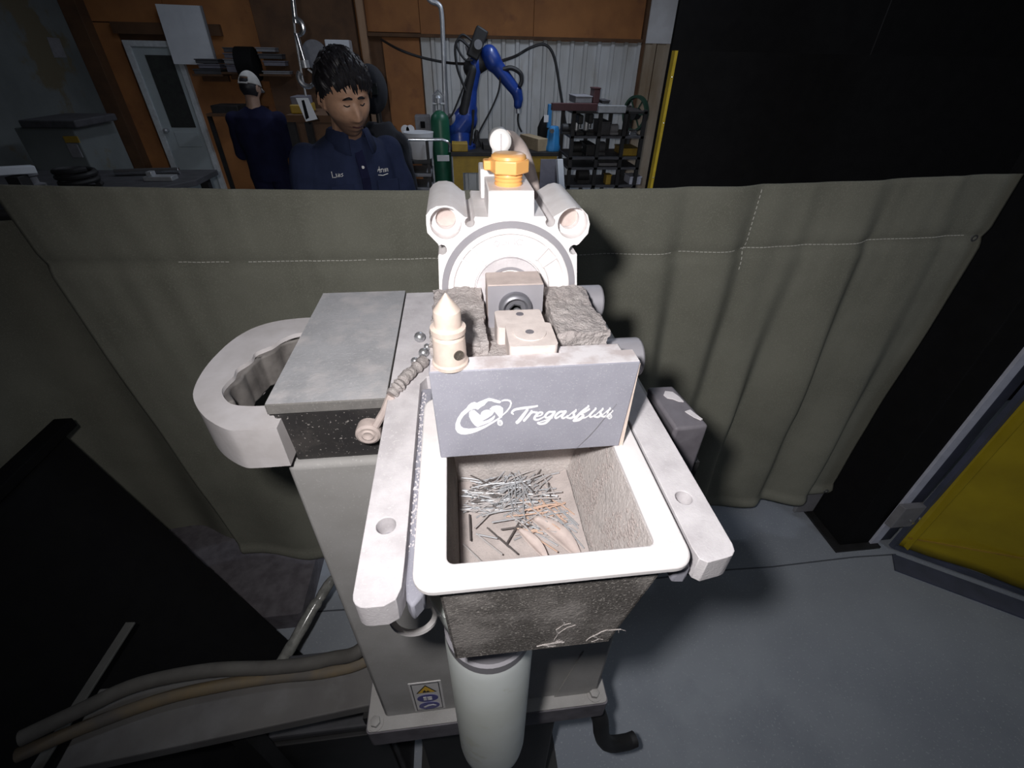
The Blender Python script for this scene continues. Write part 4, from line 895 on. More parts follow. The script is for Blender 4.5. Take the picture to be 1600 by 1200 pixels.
cw.add(vs, fs); co = obj('collar', cw, m_navy, shirt, smooth=60); co.modifiers.new('t', 'SOLIDIFY').thickness = .003
def chest(s, z): return bp(s, .132 - .9 * s * s + (.0 if z < 1.40 else -(z - 1.40) * .35), z) + f_ * .008
pk = MB(); P = [chest(0, 1.50 - .05 * i) for i in range(12)]
for a, b in zip(P[:-1], P[1:]): pk.beam(a, b, .034, .004, f_)
obj('placket', pk, m_navy2, shirt)
for z in (1.44, 1.35, 1.26, 1.17): obj('button', MB().cyl(chest(0, z), chest(0, z) + f_ * .005, .0055, None, 12), m_whitep, shirt)
for s, w in ((.095, .09), (-.095, .09)):
    z0 = 1.385; mb = MB(); c = chest(s, z0 - .05)
    mb.obox(c, w, .005, .10, Matrix((-r_, -f_, Vector((0, 0, 1)))).transposed()); obj('pocket', mb, m_navy, shirt, bevel=.002)
def stroke(pts, o3, s, r): return MB().tube([o3 - r_ * a * s + Vector((0, 0, b * s)) for a, b in pts], r, 6)
o3 = chest(.125, 1.415) + f_ * .006
e1 = MB()
for pts in ([(0, 1), (0, 0), (.6, 0)], [(.7, .6), (.75, .05), (1.0, .05), (1.1, .6), (1.15, 0)], [(1.35, .5), (1.35, 0)], [(1.9, .5), (1.6, .4), (1.9, .15), (1.55, 0)]): m_ = stroke(pts, o3, .022, .0016); e1.add(m_.v, m_.f)
em1 = obj('name_embroidery', e1, m_whitep, shirt); em1['kind'] = 'stuff'
o3 = chest(-.055, 1.415) + f_ * .006; e1 = MB()
for pts in ([(0, .2), (.35, 1.1), (.4, 0)], [(0, .5), (.5, .5)], [(.65, .6), (.65, .05)], [(.65, .5), (.95, .6)], [(1.1, .6), (1.1, .05), (1.4, .05), (1.4, .6)], [(1.6, .05), (1.65, .6), (1.95, .6), (1.95, .05)], [(0, -.35), (.9, -.5), (1.9, -.3)]): m_ = stroke(pts, o3, .022, .0016); e1.add(m_.v, m_.f)
em1 = obj('company_embroidery', e1, m_whitep, shirt); em1['kind'] = 'stuff'
trs = [loft([(bp(0, 0, .84), r_ * .17, f_ * .115), (bp(0, 0, .98), r_ * .165, f_ * .11)])]
for sgn in (1, -1): trs.append(limb([bp(.09 * sgn, 0, .90), bp(.10 * sgn, .02, .50), bp(.105 * sgn, 0, .10)], [.10, .075, .065]))
obj('trousers', bake(trs, .009, 3), m_trous, p1, smooth=180)
for sgn in (1, -1): obj('boot', bake([limb([bp(.105 * sgn, -.03, .056), bp(.115 * sgn, .10, .05), bp(.118 * sgn, .18, .042)], [.055, .048, .042]), limb([bp(.105 * sgn, -.02, .06), bp(.105 * sgn, -.01, .16)], [.055, .055])], .008, 2), m_boot, p1, smooth=180)
# hair: shell over the skull plus swept clumps
def hair_off(d): return .013 + .007 * sst(d.z) + .006 * noise.noise(d * 5) + .003 * noise.noise(d * 16)
def hair_keep(d):
    if d.y < -.25: return d.z > .54 - 1.1 * max(0, abs(d.x) - .50)
    if -.24 < d.y < -.02: return d.z > -.10
    if d.y < .25: return d.z > .14
    return d.z > -.52
vs, fs = grid_head(0, lambda d: head_pt(d, hair_off(d), False) + Vector((0, .004, .006)), hair_keep, 72, 54)
vs2, fs2 = grid_head(0, lambda d: head_pt(d, -.006, False), hair_keep, 72, 54)
hr = MB().add([T1 @ v for v in vs], fs); hr.add([T1 @ v for v in vs2], [tuple(reversed(f)) for f in fs2])
r9 = random.Random(4)
for i in range(330):
    a = r9.uniform(0, 2 * PI); t = r9.uniform(.05, 1.15); d = Vector((math.sin(t) * math.cos(a), math.sin(t) * math.sin(a), math.cos(t)))
    if not hair_keep(d): continue
    tz = Vector((.25, -.55, -.55)) if d.y < .1 else Vector((d.x * .8, .35, -.9))
    P = []
    for k in range(5):
        dd = (d + tz * (.11 * k)).normalized(); P.append(T1 @ (head_pt(dd, hair_off(dd) + .004 - .0022 * k * (k > 2), False) + Vector((0, .004, .006))))
    hr.tube(P, [.004, .0055, .005, .0035, .0008], 5)
for i in range(46):     # fringe over the forehead, swept to his left
    u = -.75 + 1.5 * i / 45; d = Vector((u * .9, -.62, .62)).normalized(); P = []
    for k in range(5):
        dd = (d + Vector((.10, -.30, -.30 - .14 * abs(u))) * (.15 * k)).normalized(); P.append(T1 @ (head_pt(dd, .020 - .0026 * k, False) + Vector((0, .002, .004))))
    hr.tube(P, [.005, .0062, .0055, .004, .0008], 5)
obj('hair', hr, m_hair, p1, smooth=60)
for s in (-1, 1):
    P = [T1 @ (head_pt(Vector((s * a, -.95, b)).normalized(), .0015)) for a, b in ((.12, .235), (.26, .268), (.40, .262), (.53, .215))]
    obj('eyebrow', MB().tube(catmull(P, 4), [.0028, .0036, .0042, .0044, .0046, .0046, .0044, .0042, .0038, .0034, .003, .0024, .0016], 6), m_hair, p1)
    P = [T1 @ (head_pt(Vector((s * a, -.95, b)).normalized(), .0012)) for a, b in ((.22, .075), (.30, .045), (.40, .045), (.50, .075))]
    obj('eyelashes', MB().tube(catmull(P, 4), .0021, 6), m_hair, p1)

P = [T1 @ head_pt(Vector((a, -.95, b)).normalized(), .0004) for a, b in ((-.27, -.585), (-.14, -.575), (0, -.585), (.14, -.575), (.27, -.585))]
obj('mouth_line', MB().tube(catmull(P, 4), .0024, 6), m_maroon, p1)

# --- second worker farther back, seen from behind with an off white cap
QX, QY = -1.76, 4.95
T2 = Matrix.Translation((QX + .02, QY, 1.545)) @ (Matrix.Rotation(PI - .25, 4, 'Z') @ Matrix.Rotation(.25, 4, 'X'))
m_skin2 = skin_mat('tan skin', (.42, .27, .20), T2, (.3, .19, .14))
def qp(x, y, z): return Vector((QX + x, QY + y, z))
b2 = [head_mesh(T2), limb([qp(0, -.02, 1.34), qp(.01, -.01, 1.42), qp(.02, 0, 1.52)], [.07, .058, .055]), loft([(qp(0, 0, .85), (.15, 0, 0), (0, .1, 0)), (qp(0, 0, 1.3), (.16, 0, 0), (0, .1, 0)), (qp(0, 0, 1.38), (.1, 0, 0), (0, .07, 0))])]
for s in (-1, 1):
    b2.append(limb([qp(.18 * s, 0, 1.30), qp(.23 * s, .06, 1.02), qp(.15 * s, .28, .98)], [.046, .036, .028])); b2 += hand_mesh(qp(.15 * s, .28, .98), (0, 1, -.1), (0, 0, -1))
    b2.append(limb([qp(.085 * s, 0, .86), qp(.09 * s, -.01, .48), qp(.095 * s, 0, .09)], [.085, .055, .04])); b2.append(limb([qp(.095 * s, -.03, .045), qp(.10 * s, .15, .035)], [.04, .033]))
p2 = tag(obj('person', bake(b2, .008, 2), m_skin2, smooth=180), 'person seen from behind in dark navy overalls and an off white cap', 'person')
ov = [loft([(qp(0, 0, .80), (.18, 0, 0), (0, .125, 0)), (qp(0, 0, 1.0), (.185, 0, 0), (0, .125, 0)), (qp(0, 0, 1.22), (.21, 0, 0), (0, .13, 0)), (qp(0, 0, 1.33), (.205, 0, 0), (0, .115, 0)), (qp(0, 0, 1.385), (.12, 0, 0), (0, .09, 0)), (qp(0, 0, 1.41), (.075, 0, 0), (0, .075, 0))])]
for s in (-1, 1):
    ov.append(limb([qp(.185 * s, 0, 1.30), qp(.235 * s, .06, 1.02), qp(.17 * s, .22, .99)], [.075, .06, .05])); ov.append(limb([qp(.09 * s, 0, .85), qp(.095 * s, -.01, .48), qp(.10 * s, 0, .09)], [.10, .078, .068]))
obj('overalls', crease(bake(ov, .011, 3), .010, 9), m_navy2, p2, smooth=180)
for s in (-1, 1): obj('boot', bake([limb([qp(.10 * s, -.03, .055), qp(.105 * s, .16, .045)], [.055, .045])], .01, 2), m_boot, p2, smooth=180)
vs, fs = grid_head(0, lambda d: head_pt(d, .012, False), lambda d: d.z > .08 and not (d.y > .55 and d.z < .50 and abs(d.x) < .42), 56, 40)
cp = obj('cap', MB().add([T2 @ v for v in vs], fs), m_cap, p2, smooth=60); cp.modifiers.new('t', 'SOLIDIFY').thickness = .004
obj('cap_strap', MB().tube([T2 @ head_pt(Vector((math.sin(a) * .98, math.cos(a) * .98, .13)).normalized(), .013, False) for a in [-.5 + k * .1 for k in range(11)]], .006, 6), m_cap, p2)
br = MB(); vs = []
for k in range(13):
    a = -1.0 + 2.0 * k / 12; e = Vector((math.sin(a) * .082, -math.cos(a) * .10, .012)); o_ = Vector((math.sin(a) * .080, -math.cos(a) * .10 - .07 * math.cos(a * 1.4), .0)); vs += [T2 @ e, T2 @ o_]
br.add(vs, [(2 * k, 2 * k + 1, 2 * k + 3, 2 * k + 2) for k in range(12)]); b_ = obj('cap_brim', br, m_cap, p2); b_.modifiers.new('t', 'SOLIDIFY').thickness = .004
vs, fs = grid_head(0, lambda d: head_pt(d, .005, False), lambda d: d.y > -.1 and -.55 < d.z < .48, 48, 40)
obj('hair', MB().add([T2 @ v for v in vs], fs), m_hair, p2, smooth=60)

# ------------------------------------------------------------------ the workshop behind the curtain
def pbox(x0, y0, x1, y1, y, d, zbot=None):
    my, mx = (y0 + y1) / 2, (x0 + x1) / 2
    a, b = at(x0, my, y=y).x, at(x1, my, y=y).x; t, lo = at(mx, y0, y=y).z, at(mx, y1, y=y).z
    return MB().box(a, b, y, y + d, lo if zbot is None else zbot, t)
def solo(name, mb, m, label, cat, bevel=.004, group=None, smooth=35): return tag(obj(name, mb, m, smooth=smooth, bevel=bevel), label, cat, group)

# hoist rod with two hooks on a cable
hk = thing('hoist_hook', at(472, 140, y=3.2), 'chrome hoist hook hanging on a rod left of the worker', 'hook')
K = lambda a, b, y=3.2: at(a, b, y=y)
obj('rod', MB().cyl(K(453, -40), K(462, 36), .012), m_chrome, hk)
obj('rod', MB().cyl(K(455, -40), K(459, 36), .006), m_galv, hk)
def hookshape(c, r, th, a0, a1, n=14): return MB().tube([c + Vector((r * math.cos(a0 + (a1 - a0) * i / n), 0, r * math.sin(a0 + (a1 - a0) * i / n))) for i in range(n + 1)], [th * (1 - .6 * (i / n) ** 3) for i in range(n + 1)], 10)
obj('upper_hook', hookshape(K(463, 42), .035, .013, 1.7, -2.2), m_chrome, hk)
obj('link_rod', MB().cyl(K(463, 52), K(476, 96), .012), m_chrome, hk); obj('swivel', MB().cyl(K(475, 94), K(478, 106), .022), m_galv, hk)
obj('lower_hook', hookshape(K(479, 122), .040, .015, 2.4, 2.4 - 4.5 + 7.6 if False else 6.4), m_chrome, hk)
obj('latch', MB().beam(K(481, 108), K(490, 115), .008, .008), m_galv, hk)
solo('hoist_cable', MB().tube([K(449, -60, 3.25), K(462, 60, 3.25), K(472, 120, 3.25), K(478, 150, 3.25)], .006, 8), m_galv, 'thin grey cable hanging down behind the chrome hoist hook', 'cable', 0)
ct = thing('job_ticket', at(478, 190, y=3.25), 'white job ticket with a dark mark hanging on the hoist cable', 'ticket')
q = [K(462, 153, 3.22), K(481, 153, 3.22), K(496, 186, 3.22), K(478, 190, 3.22)]
obj('sheet', MB().hexa([v + Vector((0, .003, 0)) for v in q] + q), m_paper, ct, smooth=0)
q = [K(471, 157, 3.218), K(475, 156, 3.218), K(483, 184, 3.218), K(478, 187, 3.218)]
obj('dark_mark', MB().hexa([v + Vector((0, .002, 0)) for v in q] + q), m_black, ct, smooth=0)

# white board on the wall, boxes stacked on wall shelves
bd_ = thing('white_board', at(290, 100, y=7.15), 'large tilted white board on the brown wall beside the door', 'board')
q = [at(*p, y=7.14) for p in ((242, 6), (314, 9), (340, 102), (272, 100))]
obj('sheet', MB().hexa([v + Vector((0, .02, 0)) for v in q] + q), m_paper, bd_, smooth=0)
obj('clip_edge', MB().beam(q[1], q[2], .02, .02), m_greymid, bd_)
def stack(xs, rows, y, nm, what):
    for i, (a, b, c, d, m) in enumerate(rows):
        o = thing('parts_box', at((a + c) / 2, d, y=y), f'{nm} in the {what}', 'box', what)
        x0, x1 = at(a, (b + d) / 2, y=y).x, at(c, (b + d) / 2, y=y).x; z1, z0 = at((a + c) / 2, b, y=y).z, at((a + c) / 2, d, y=y).z
        obj('body', MB().box(x0, x1, y, y + .22, z0, z1 - .012), m, o, smooth=0, bevel=.004)
        obj('lid', MB().box(x0 - .008, x1 + .008, y - .008, y + .228, z1 - .012, z1), m, o, smooth=0, bevel=.003)
        yield o
names4 = ['topmost flat box', 'second flat box from the top', 'third flat box from the top', 'lowest flat box']
rowsA = [(305, 92, 340, 99, m_greydk), (310, 100, 343, 107, m_violet), (303, 108, 345, 116, m_greydk)]
rowsB = [(349, 74, 378, 82, m_greydk), (350, 83, 379, 91, m_violet), (350, 92, 381, 100, m_greymid), (354, 101, 384, 113, m_violet)]
rowsC = [(400, 74, 429, 81, m_greymid), (404, 84, 440, 92, m_greydk), (412, 95, 445, 103, m_violet), (411, 111, 452, 116, m_greymid)]
for what, rows in (('left wall stack below the white board', rowsA), ('middle wall stack above the capped worker', rowsB), ('right wall stack beside the hoist hook', rowsC)):
    for i, r in enumerate(rows):
        list(stack(None, [r], 6.95, names4[i if i < len(rows) - 1 else 3], what))
    a, b = min(r[0] for r in rows), max(r[2] for r in rows); d = rows[-1][3]
    sh_ = thing('wall_shelf', at((a + b) / 2, d + 3, y=7.0), f'dark shelf board under the {what}', 'shelf')
    obj('board', pbox(a - 3, d, b + 3, d + 3, 6.93, .34), m_plydk, sh_, smooth=0)
    p = at(a, d + 3, y=7.0); p2_ = at(b, d + 3, y=7.0); obj('cleat', MB().box(p.x, p2_.x, 7.21, 7.265, p.z - .06, p.z), m_plydk, sh_, smooth=0)
solo('dark_drum', MB().lathe(at(388, 100, y=6.95), (1, 0, 0), [(-.10, .02), (-.10, .17), (.10, .17), (.10, .02)], 28), m_black, 'black round drum on the wall between the box stacks', 'drum', .004)
solo('tool_tray', pbox(453, 164, 480, 178, 4.6, .3), m_yellow, 'yellow tray on the bench behind the job ticket', 'tray', .01)
solo('tool_case', pbox(454, 151, 478, 164, 4.65, .22), m_violet, 'small violet case lying on the yellow tray', 'case', .006)
bn2 = thing('side_bench', at(450, 240, y=4.6), 'dark bench carrying the yellow tray, between the two workers', 'bench')
tz = at(455, 178, y=4.6).z
obj('top', MB().box(at(452, 180, y=4.6).x, at(540, 180, y=4.6).x, 4.5, 5.1, tz - .05, tz), m_plydk, bn2, smooth=0)
for x in (at(455, 180, y=4.6).x, at(536, 180, y=4.6).x):
    for y in (4.53, 5.05): obj('leg', MB().box(x - .03, x + .03, y, y + .05, 0, tz - .05), m_darksteel, bn2, smooth=0)
solo('parts_bin', pbox(330, 165, 372, 178, 6.3, .3), m_darksteel, 'dark tool box on a ledge left of the capped worker', 'box', .006)
tl = thing('tool_ledge', at(350, 180, y=6.3), 'dark ledge under the tool box left of the capped worker', 'ledge')
obj('board', pbox(322, 178, 376, 182, 6.25, 1.0), m_plydk, tl, smooth=0)
for px in (326, 372): p = at(px, 182, y=6.3); obj('leg', MB().box(p.x - .02, p.x + .02, 6.3, 6.34, 0, p.z), m_darksteel, tl, smooth=0)
solo('round_plate', MB().cyl(at(492, 86, y=6.9), at(492, 86, y=6.9) + Vector((0, .05, 0)), .15, None, 28), m_greymid, 'grey round plate on the wall behind the worker', 'plate', .006)
solo('wall_box', pbox(508, 62, 546, 80, 6.9, .2), m_paper, 'white box on the wall above the worker', 'box', .01)
solo('wall_backing', MB().box(-2.25, -1.10, 7.10, 7.26, .6, 2.6), m_plydk, 'dark brown board on the wall behind the worker', 'board', .004)

# dark jacket and welding helmet hanging on a stand right of the worker
js = thing('coat_stand', at(606, 290, y=3.5) * 1, 'dark coat stand behind the worker', 'stand'); js.location.z = 0; WL[js.name] = Vector(js.location)
jx, jy = js.location.x, 3.5
obj('pole', MB().cyl((jx, jy + .02, .03), (jx, jy + .02, 1.62), .018), m_darksteel, js); obj('foot', MB().lathe((jx, jy + .02, 0), (0, 0, 1), [(0, .2), (.02, .2), (.04, .03)], 24), m_darksteel, js)
jk = [loft([((jx, jy, .75), (.15, 0, 0), (0, .13, 0)), ((jx, jy, 1.0), (.15, 0, 0), (0, .14, 0)), ((jx, jy, 1.25), (.14, 0, 0), (0, .13, 0)), ((jx, jy, 1.38), (.11, 0, 0), (0, .10, 0)), ((jx, jy, 1.44), (.07, 0, 0), (0, .07, 0))])]
for sgn in (-1, 1): jk.append(limb([(jx + .115 * sgn, jy, 1.32), (jx + .155 * sgn, jy - .02, 1.05), (jx + .155 * sgn, jy - .04, .80)], [.06, .055, .05]))
jk = tag(obj('work_jacket', crease(bake(jk, .012, 3), .02, 9), m_trous, smooth=180), 'dark work jacket hanging on the stand right of the worker', 'jacket')
hl = thing('welding_helmet', (jx - .02, jy - .02, 1.46), 'dark blue welding helmet hung above the jacket', 'helmet')
vs, fs = grid_head(0, lambda d: Vector((d.x * .10, d.y * .12, d.z * .135)), lambda d: d.y < .25, 36, 28)
h_ = obj('shell', MB().add([Vector((jx - .02, jy - .02, 1.62)) + v for v in vs], fs), m_trous, hl, smooth=60); h_.modifiers.new('t', 'SOLIDIFY').thickness = .004
obj('visor', MB().box(jx - .075, jx + .035, jy - .146, jy - .13, 1.60, 1.66), m_glass, hl, bevel=.003)
obj('headband', MB().ring((jx - .02, jy + .01, 1.62), (0, 0, 1), .085, .095, .03, 28), m_rubber, hl)

# bent conduit
cd = [at(640, -60, y=5.6), at(668, -4, y=5.6), at(684, 6, y=5.6), at(690, 22, y=5.6), at(693, 90, y=5.6), at(697, 210, y=5.6)]
cd = [Vector((cd[0].x, 5.6, 3.6)), Vector((cd[0].x, 5.6, cd[1].z + .25)), cd[1], cd[2], cd[3], cd[4], cd[5], Vector((cd[5].x, 5.6, 0))]
solo('conduit_pipe', MB().tube(catmull(cd, 5), .022, 12), m_galv, 'bent silver conduit pipe standing left of the blue robot', 'pipe', 0)

# gas cylinder cart
gy = 5.45; g0 = at(688, 200, y=gy); gr = abs(at(702, 200, y=gy).x - at(673, 200, y=gy).x) / 2
gt = at(686, 185, y=gy).z
gc = thing('gas_cylinder', (g0.x, gy, 0), 'green gas cylinder on the cart left of the blue robot', 'cylinder')
obj('body', MB().lathe((g0.x, gy, .12), (0, 0, 1), [(0, gr * .9), (.02, gr), (gt - .12 - .02, gr), (gt - .12 + .02, gr * .9), (gt - .12 + .05, gr * .62), (gt - .12 + .07, gr * .3)], 32), m_green, gc)
obj('valve', MB().lathe((g0.x, gy, gt + .08), (0, 0, 1), [(0, .02), (.05, .02), (.055, .03), (.10, .03), (.12, .015)], 16).cyl((g0.x - .06, gy, gt + .13), (g0.x + .06, gy, gt + .13), .012), m_galv, gc)
obj('guard', MB().tube([(g0.x - .06, gy, gt + .05), (g0.x - .05, gy, gt + .20), (g0.x, gy, gt + .25), (g0.x + .05, gy, gt + .20), (g0.x + .06, gy, gt + .05)], .008, 8), m_greymid, gc)
ca = thing('cylinder_cart', (at(650, 260, y=5.2).x, 5.4, 0), 'dark welding cart with a chrome push rail holding the green cylinder', 'cart')
xl, xr = at(625, 260, y=5.2).x, at(708, 260, y=5.2).x
rz = at(660, 218, y=5.1).z
for nm, z, m in (('shelf', .10, m_darksteel), ('shelf', at(660, 292, y=5.2).z, m_greymid), ('shelf', at(660, 270, y=5.2).z, m_greymid), ('shelf', at(660, 250, y=5.2).z, m_darksteel)):
    obj(nm, MB().box(xl, g0.x - gr - .02, 5.15, 5.6, z - .03, z), m, ca, smooth=0, bevel=.004)
obj('foot_shelf', MB().box(g0.x - gr - .02, xr, 5.2, 5.75, .08, .11), m_darksteel, ca, smooth=0)
for x in (xl + .02, g0.x - gr - .04):
    for y in (5.17, 5.58): obj('post', MB().box(x - .015, x + .015, y - .015, y + .015, .1, rz - .02), m_darksteel, ca, smooth=0)
obj('push_rail', MB().tube([(at(628, 219, y=5.1).x, 5.1, rz), (at(692, 218, y=5.1).x, 5.1, rz), (at(699, 220, y=5.1).x, 5.1, rz - .02), (at(702, 224, y=5.1).x, 5.15, rz - .05), (at(702, 235, y=5.1).x, 5.2, rz - .12)], .014, 10), m_chrome, ca)
for x in (xl + .05, xr - .06):
    for y in (5.2, 5.7): obj('wheel', MB().cyl((x - .015, y, .05), (x + .015, y, .05), .05, None, 20), m_rubber, ca)
sz = at(660, 250, y=5.2).z
solo('white_pail', MB().lathe((at(656, 235, y=5.3).x, 5.33, sz), (0, 0, 1), [(0, .12), (.02, .125), (.22, .15), (.24, .155), (.24, .14)], 28), m_wallw, 'white plastic pail on the welding cart', 'pail', 0)
eb_ = thing('control_box', at(660, 215, y=5.85), 'grey electrical control box beside the green gas cylinder', 'box')
obj('case', pbox(649, 181, 672, 214, 5.85, .18), m_greymid, eb_, smooth=0, bevel=.008); obj('switch', pbox(657, 190, 664, 200, 5.83, .02), m_black, eb_, smooth=0)
p = at(660, 214, y=5.95); obj('stand', MB().box(p.x - .03, p.x + .03, 5.9, 5.96, 0, p.z), m_darksteel, eb_, smooth=0)
for i, px in enumerate((633, 641)):
    p = at(px, 203, y=5.4); gg = thing('pressure_gauge', p, ('left' if i == 0 else 'right') + ' one of two white round pressure gauges above the cart rail', 'gauge', 'pressure gauges on the cart')
    obj('dial', MB().cyl(p, p + Vector((0, .03, 0)), .042, None, 24), m_wallw, gg); obj('stem', MB().cyl(p + Vector((0, .015, -.04)), p + Vector((0, .015, -.24)), .009), m_galv, gg)
solo('white_tag', pbox(683, 243, 702, 252, 5.12, .02), m_wallw, 'small white plate below the green gas cylinder', 'plate', .002)

# yellow bench with robot
byy = 5.3; bz = at(760, 238, y=byy).z; bx0, bx1 = at(704, 238, y=byy).x, at(874, 238, y=byy).x
wbn = thing('robot_bench', ((bx0 + bx1) / 2, 5.7, 0), 'yellow steel bench carrying the blue robot arm', 'bench')
obj('top', MB().box(bx0, bx1, byy, 6.3, bz - .04, bz), m_darksteel, wbn, smooth=0, bevel=.004)
obj('apron', MB().box(bx0 + .02, bx1 - .02, byy + .01, byy + .05, bz - .20, bz - .04), m_yellow, wbn, smooth=0)
for x in (bx0 + .02, (bx0 + bx1) / 2, bx1 - .12):
    for y in (byy + .01, 6.2): obj('leg', MB().box(x, x + .10, y, y + .08, 0, bz - .2 if y < 6 else bz - .04), m_yellow, wbn, smooth=0)
solo('yellow_block', pbox(706, 224, 731, 237, 5.32, .2, bz), m_yellow, 'yellow steel block at the left end of the robot bench', 'block', .008)
solo('timber_block', MB().beam((at(822, 232, y=5.6).x, 5.75, bz + .06), (at(848, 236, y=5.35).x, 5.36, bz + .06), .12, .12), m_wood, 'raw timber block lying on the robot bench', 'block', .004)
solo('bench_clamp', MB().lathe((at(745, 225, y=5.7).x, 5.7, bz), (0, 0, 1), [(0, .05), (.03, .05), (.06, .03), (.12, .03), (.16, .015)], 14), m_rubber, 'small dark clamp standing on the bench beside the robot', 'clamp', 0)
solo('bench_fixture', MB().box(at(755, 232, y=5.5).x, at(800, 232, y=5.5).x, 5.45, 5.75, bz, bz + .05).box(at(770, 232, y=5.5).x, at(782, 232, y=5.5).x, 5.5, 5.6, bz + .05, bz + .12), m_darksteel, 'low dark fixture plate on the robot bench behind the white elbow', 'fixture', .004)
# the robot arm
ry = 5.6
RA = lambda a, b, dy=0: at(a, b, y=ry) + Vector((0, dy, 0))
rb_ = thing('welding_robot', Vector((RA(717, 225).x, ry, bz)), 'blue six axis robot arm with black cables in front of the metal wall', 'robot')
obj('pedestal', MB().lathe((RA(719, 225).x, ry, bz), (0, 0, 1), [(0, .17), (.03, .17), (.04, .14), (RA(719, 200).z - bz, .12)], 28), m_blue, rb_)
obj('shoulder', bake([limb([RA(716, 202), RA(728, 186), RA(732, 172)], [.13, .13, .10])], .012, 3), m_blue, rb_, smooth=180)
obj('shoulder_motor', MB().cyl(RA(712, 188, -.02), RA(702, 186, -.06), .06, None, 20), m_greymid, rb_, bevel=.006)
obj('lower_arm', bake([limb([RA(730, 182, -.02), RA(736, 140, -.02), RA(742, 100, -.02)], [.095, .065, .075])], .012, 3), m_blue, rb_, smooth=180)
obj('arm_cover', bake([limb([RA(725, 176, -.06), RA(731, 140, -.07), RA(738, 108, -.06)], [.06, .045, .05])], .012, 3), m_rubber, rb_, smooth=180)
obj('elbow', bake([limb([RA(737, 106), RA(752, 98), RA(766, 88)], [.09, .08, .09])], .012, 3), m_rubber, rb_, smooth=180)
wf = obj('wire_feeder', MB().obox(RA(745, 68, -.04), .12, .16, .26, Matrix.Rotation(.45, 3, 'Y')), m_rubber, rb_, bevel=.015)
obj('feeder_knob', MB().cyl(RA(746, 70, -.12), RA(746, 70, -.15), .04, None, 18), m_greymid, wf)
obj('feeder_mount', MB().obox(RA(738, 84, 0), .10, .10, .16, Matrix.Rotation(-.3, 3, 'Y')), m_greymid, rb_, bevel=.01)
obj('forearm', bake([limb([RA(764, 86, -.04), RA(770, 97, -.05)], [.09, .09]), limb([RA(768, 94, -.05), RA(806, 143, -.06)], [.078, .056])], .012, 3), m_blue, rb_, smooth=180)
obj('wrist', bake([limb([RA(806, 142, -.06), RA(809, 155, -.06), RA(808, 163, -.06)], [.06, .05, .045])], .01, 2), m_blue, rb_, smooth=180)
tc_ = obj('torch', MB().cyl(RA(808, 164, -.06), RA(809, 176, -.06), .026), m_galv, rb_); obj('torch_neck', MB().tube(catmull([RA(809, 174, -.06), RA(808, 186, -.06), RA(810, 197, -.06), RA(814, 205, -.06)], 4), .010, 8), m_darksteel, tc_)
for pts, r in (([(735, 76), (718, 62), (711, 75), (714, 105), (722, 128), (728, 142)], .012), ([(737, 64), (722, 55), (713, 70), (725, 92), (738, 94)], .010), ([(784, 108), (798, 106), (811, 114), (813, 126), (810, 134)], .022), ([(776, 88), (780, 110), (778, 140), (766, 170), (750, 200), (741, 222)], .009), ([(733, 110), (722, 140), (712, 165), (706, 178), (700, 184)], .009)):
    obj('cable', MB().tube(catmull([RA(a, b, -.10) for a, b in pts], 6), r, 8), m_rubber, rb_)
obj('base_cable', MB().tube(catmull([RA(739, 170, -.1), RA(737, 205, -.1), RA(733, 228, -.1)], 5), .014, 8), m_rubber, rb_)
CW = lambda a, b, y=6.4: at(a, b, y=y)
solo('power_cable', MB().tube(catmull([CW(596, 62, 7.0), CW(625, 78), CW(660, 90), CW(700, 98), CW(734, 100, 5.75)], 6), .014, 8), m_rubber, 'black cable sagging from the brown wall to the robot elbow', 'cable', 0)
solo('welding_cable', MB().tube(catmull([CW(778, 97, 5.75), CW(805, 88), CW(830, 74), CW(852, 70), CW(866, 90), CW(875, 140), CW(882, 185), CW(886, 205)], 6), .016, 8), m_rubber, 'black cable arching from the robot over to the right hand rack', 'cable', 0)

# blue jack, grey sheet and white pipe
bj = thing('blue_jack', Vector((at(862, 235, y=5.35).x, 5.4, bz)), 'bright blue screw jack standing at the right end of the robot bench', 'jack')
obj('body', MB().lathe((at(863, 235, y=5.4).x, 5.4, bz), (0, 0, 1), [(0, .085), (.04, .085), (.06, .075), (at(863, 203, y=5.4).z - bz, .065), (at(863, 197, y=5.4).z - bz, .05)], 8), m_blue2, bj, bevel=.006)
obj('post', pbox(856, 163, 862, 200, 5.38, .05), m_blue2, bj, smooth=0, bevel=.004); obj('lug', MB().cyl((at(863, 205, y=5.3).x, 5.31, at(863, 205, y=5.3).z), (at(863, 205, y=5.3).x, 5.36, at(863, 205, y=5.3).z), .022), m_chrome, bj)
solo('dark_flask', MB().lathe((at(849, 235, y=5.6).x, 5.62, bz), (0, 0, 1), [(0, .07), (at(849, 200, y=5.6).z - bz, .075), (at(849, 190, y=5.6).z - bz, .05), (at(849, 182, y=5.6).z - bz, .02)], 18), m_black, 'black conical flask standing left of the blue jack', 'flask', 0)
obj('card', pbox(850, 180, 857, 191, 5.375, .006), m_wallw, bj, smooth=0)
solo('grey_sheet', MB().hexa([Vector((at(842, 300, y=4.6).x, 4.6, 0)), Vector((at(878, 300, y=4.6).x, 4.6, 0)), Vector((at(878, 300, y=4.6).x, 4.615, 0)), Vector((at(842, 300, y=4.6).x, 4.615, 0)), at(845, 249, y=4.9), at(872, 249, y=4.9), at(872, 249, y=4.9) + Vector((0, .015, 0)), at(845, 249, y=4.9) + Vector((0, .015, 0))]), m_violet, 'grey violet sheet leaning on the robot bench below the blue jack', 'sheet', .002)
solo('white_pipe', MB().beam((at(884, 296, y=4.55).x + .06, 4.5, 0), at(874, 249, y=4.85), .06, .05), m_paper, 'white square pipe leaning beside the grey violet sheet', 'pipe', .004)

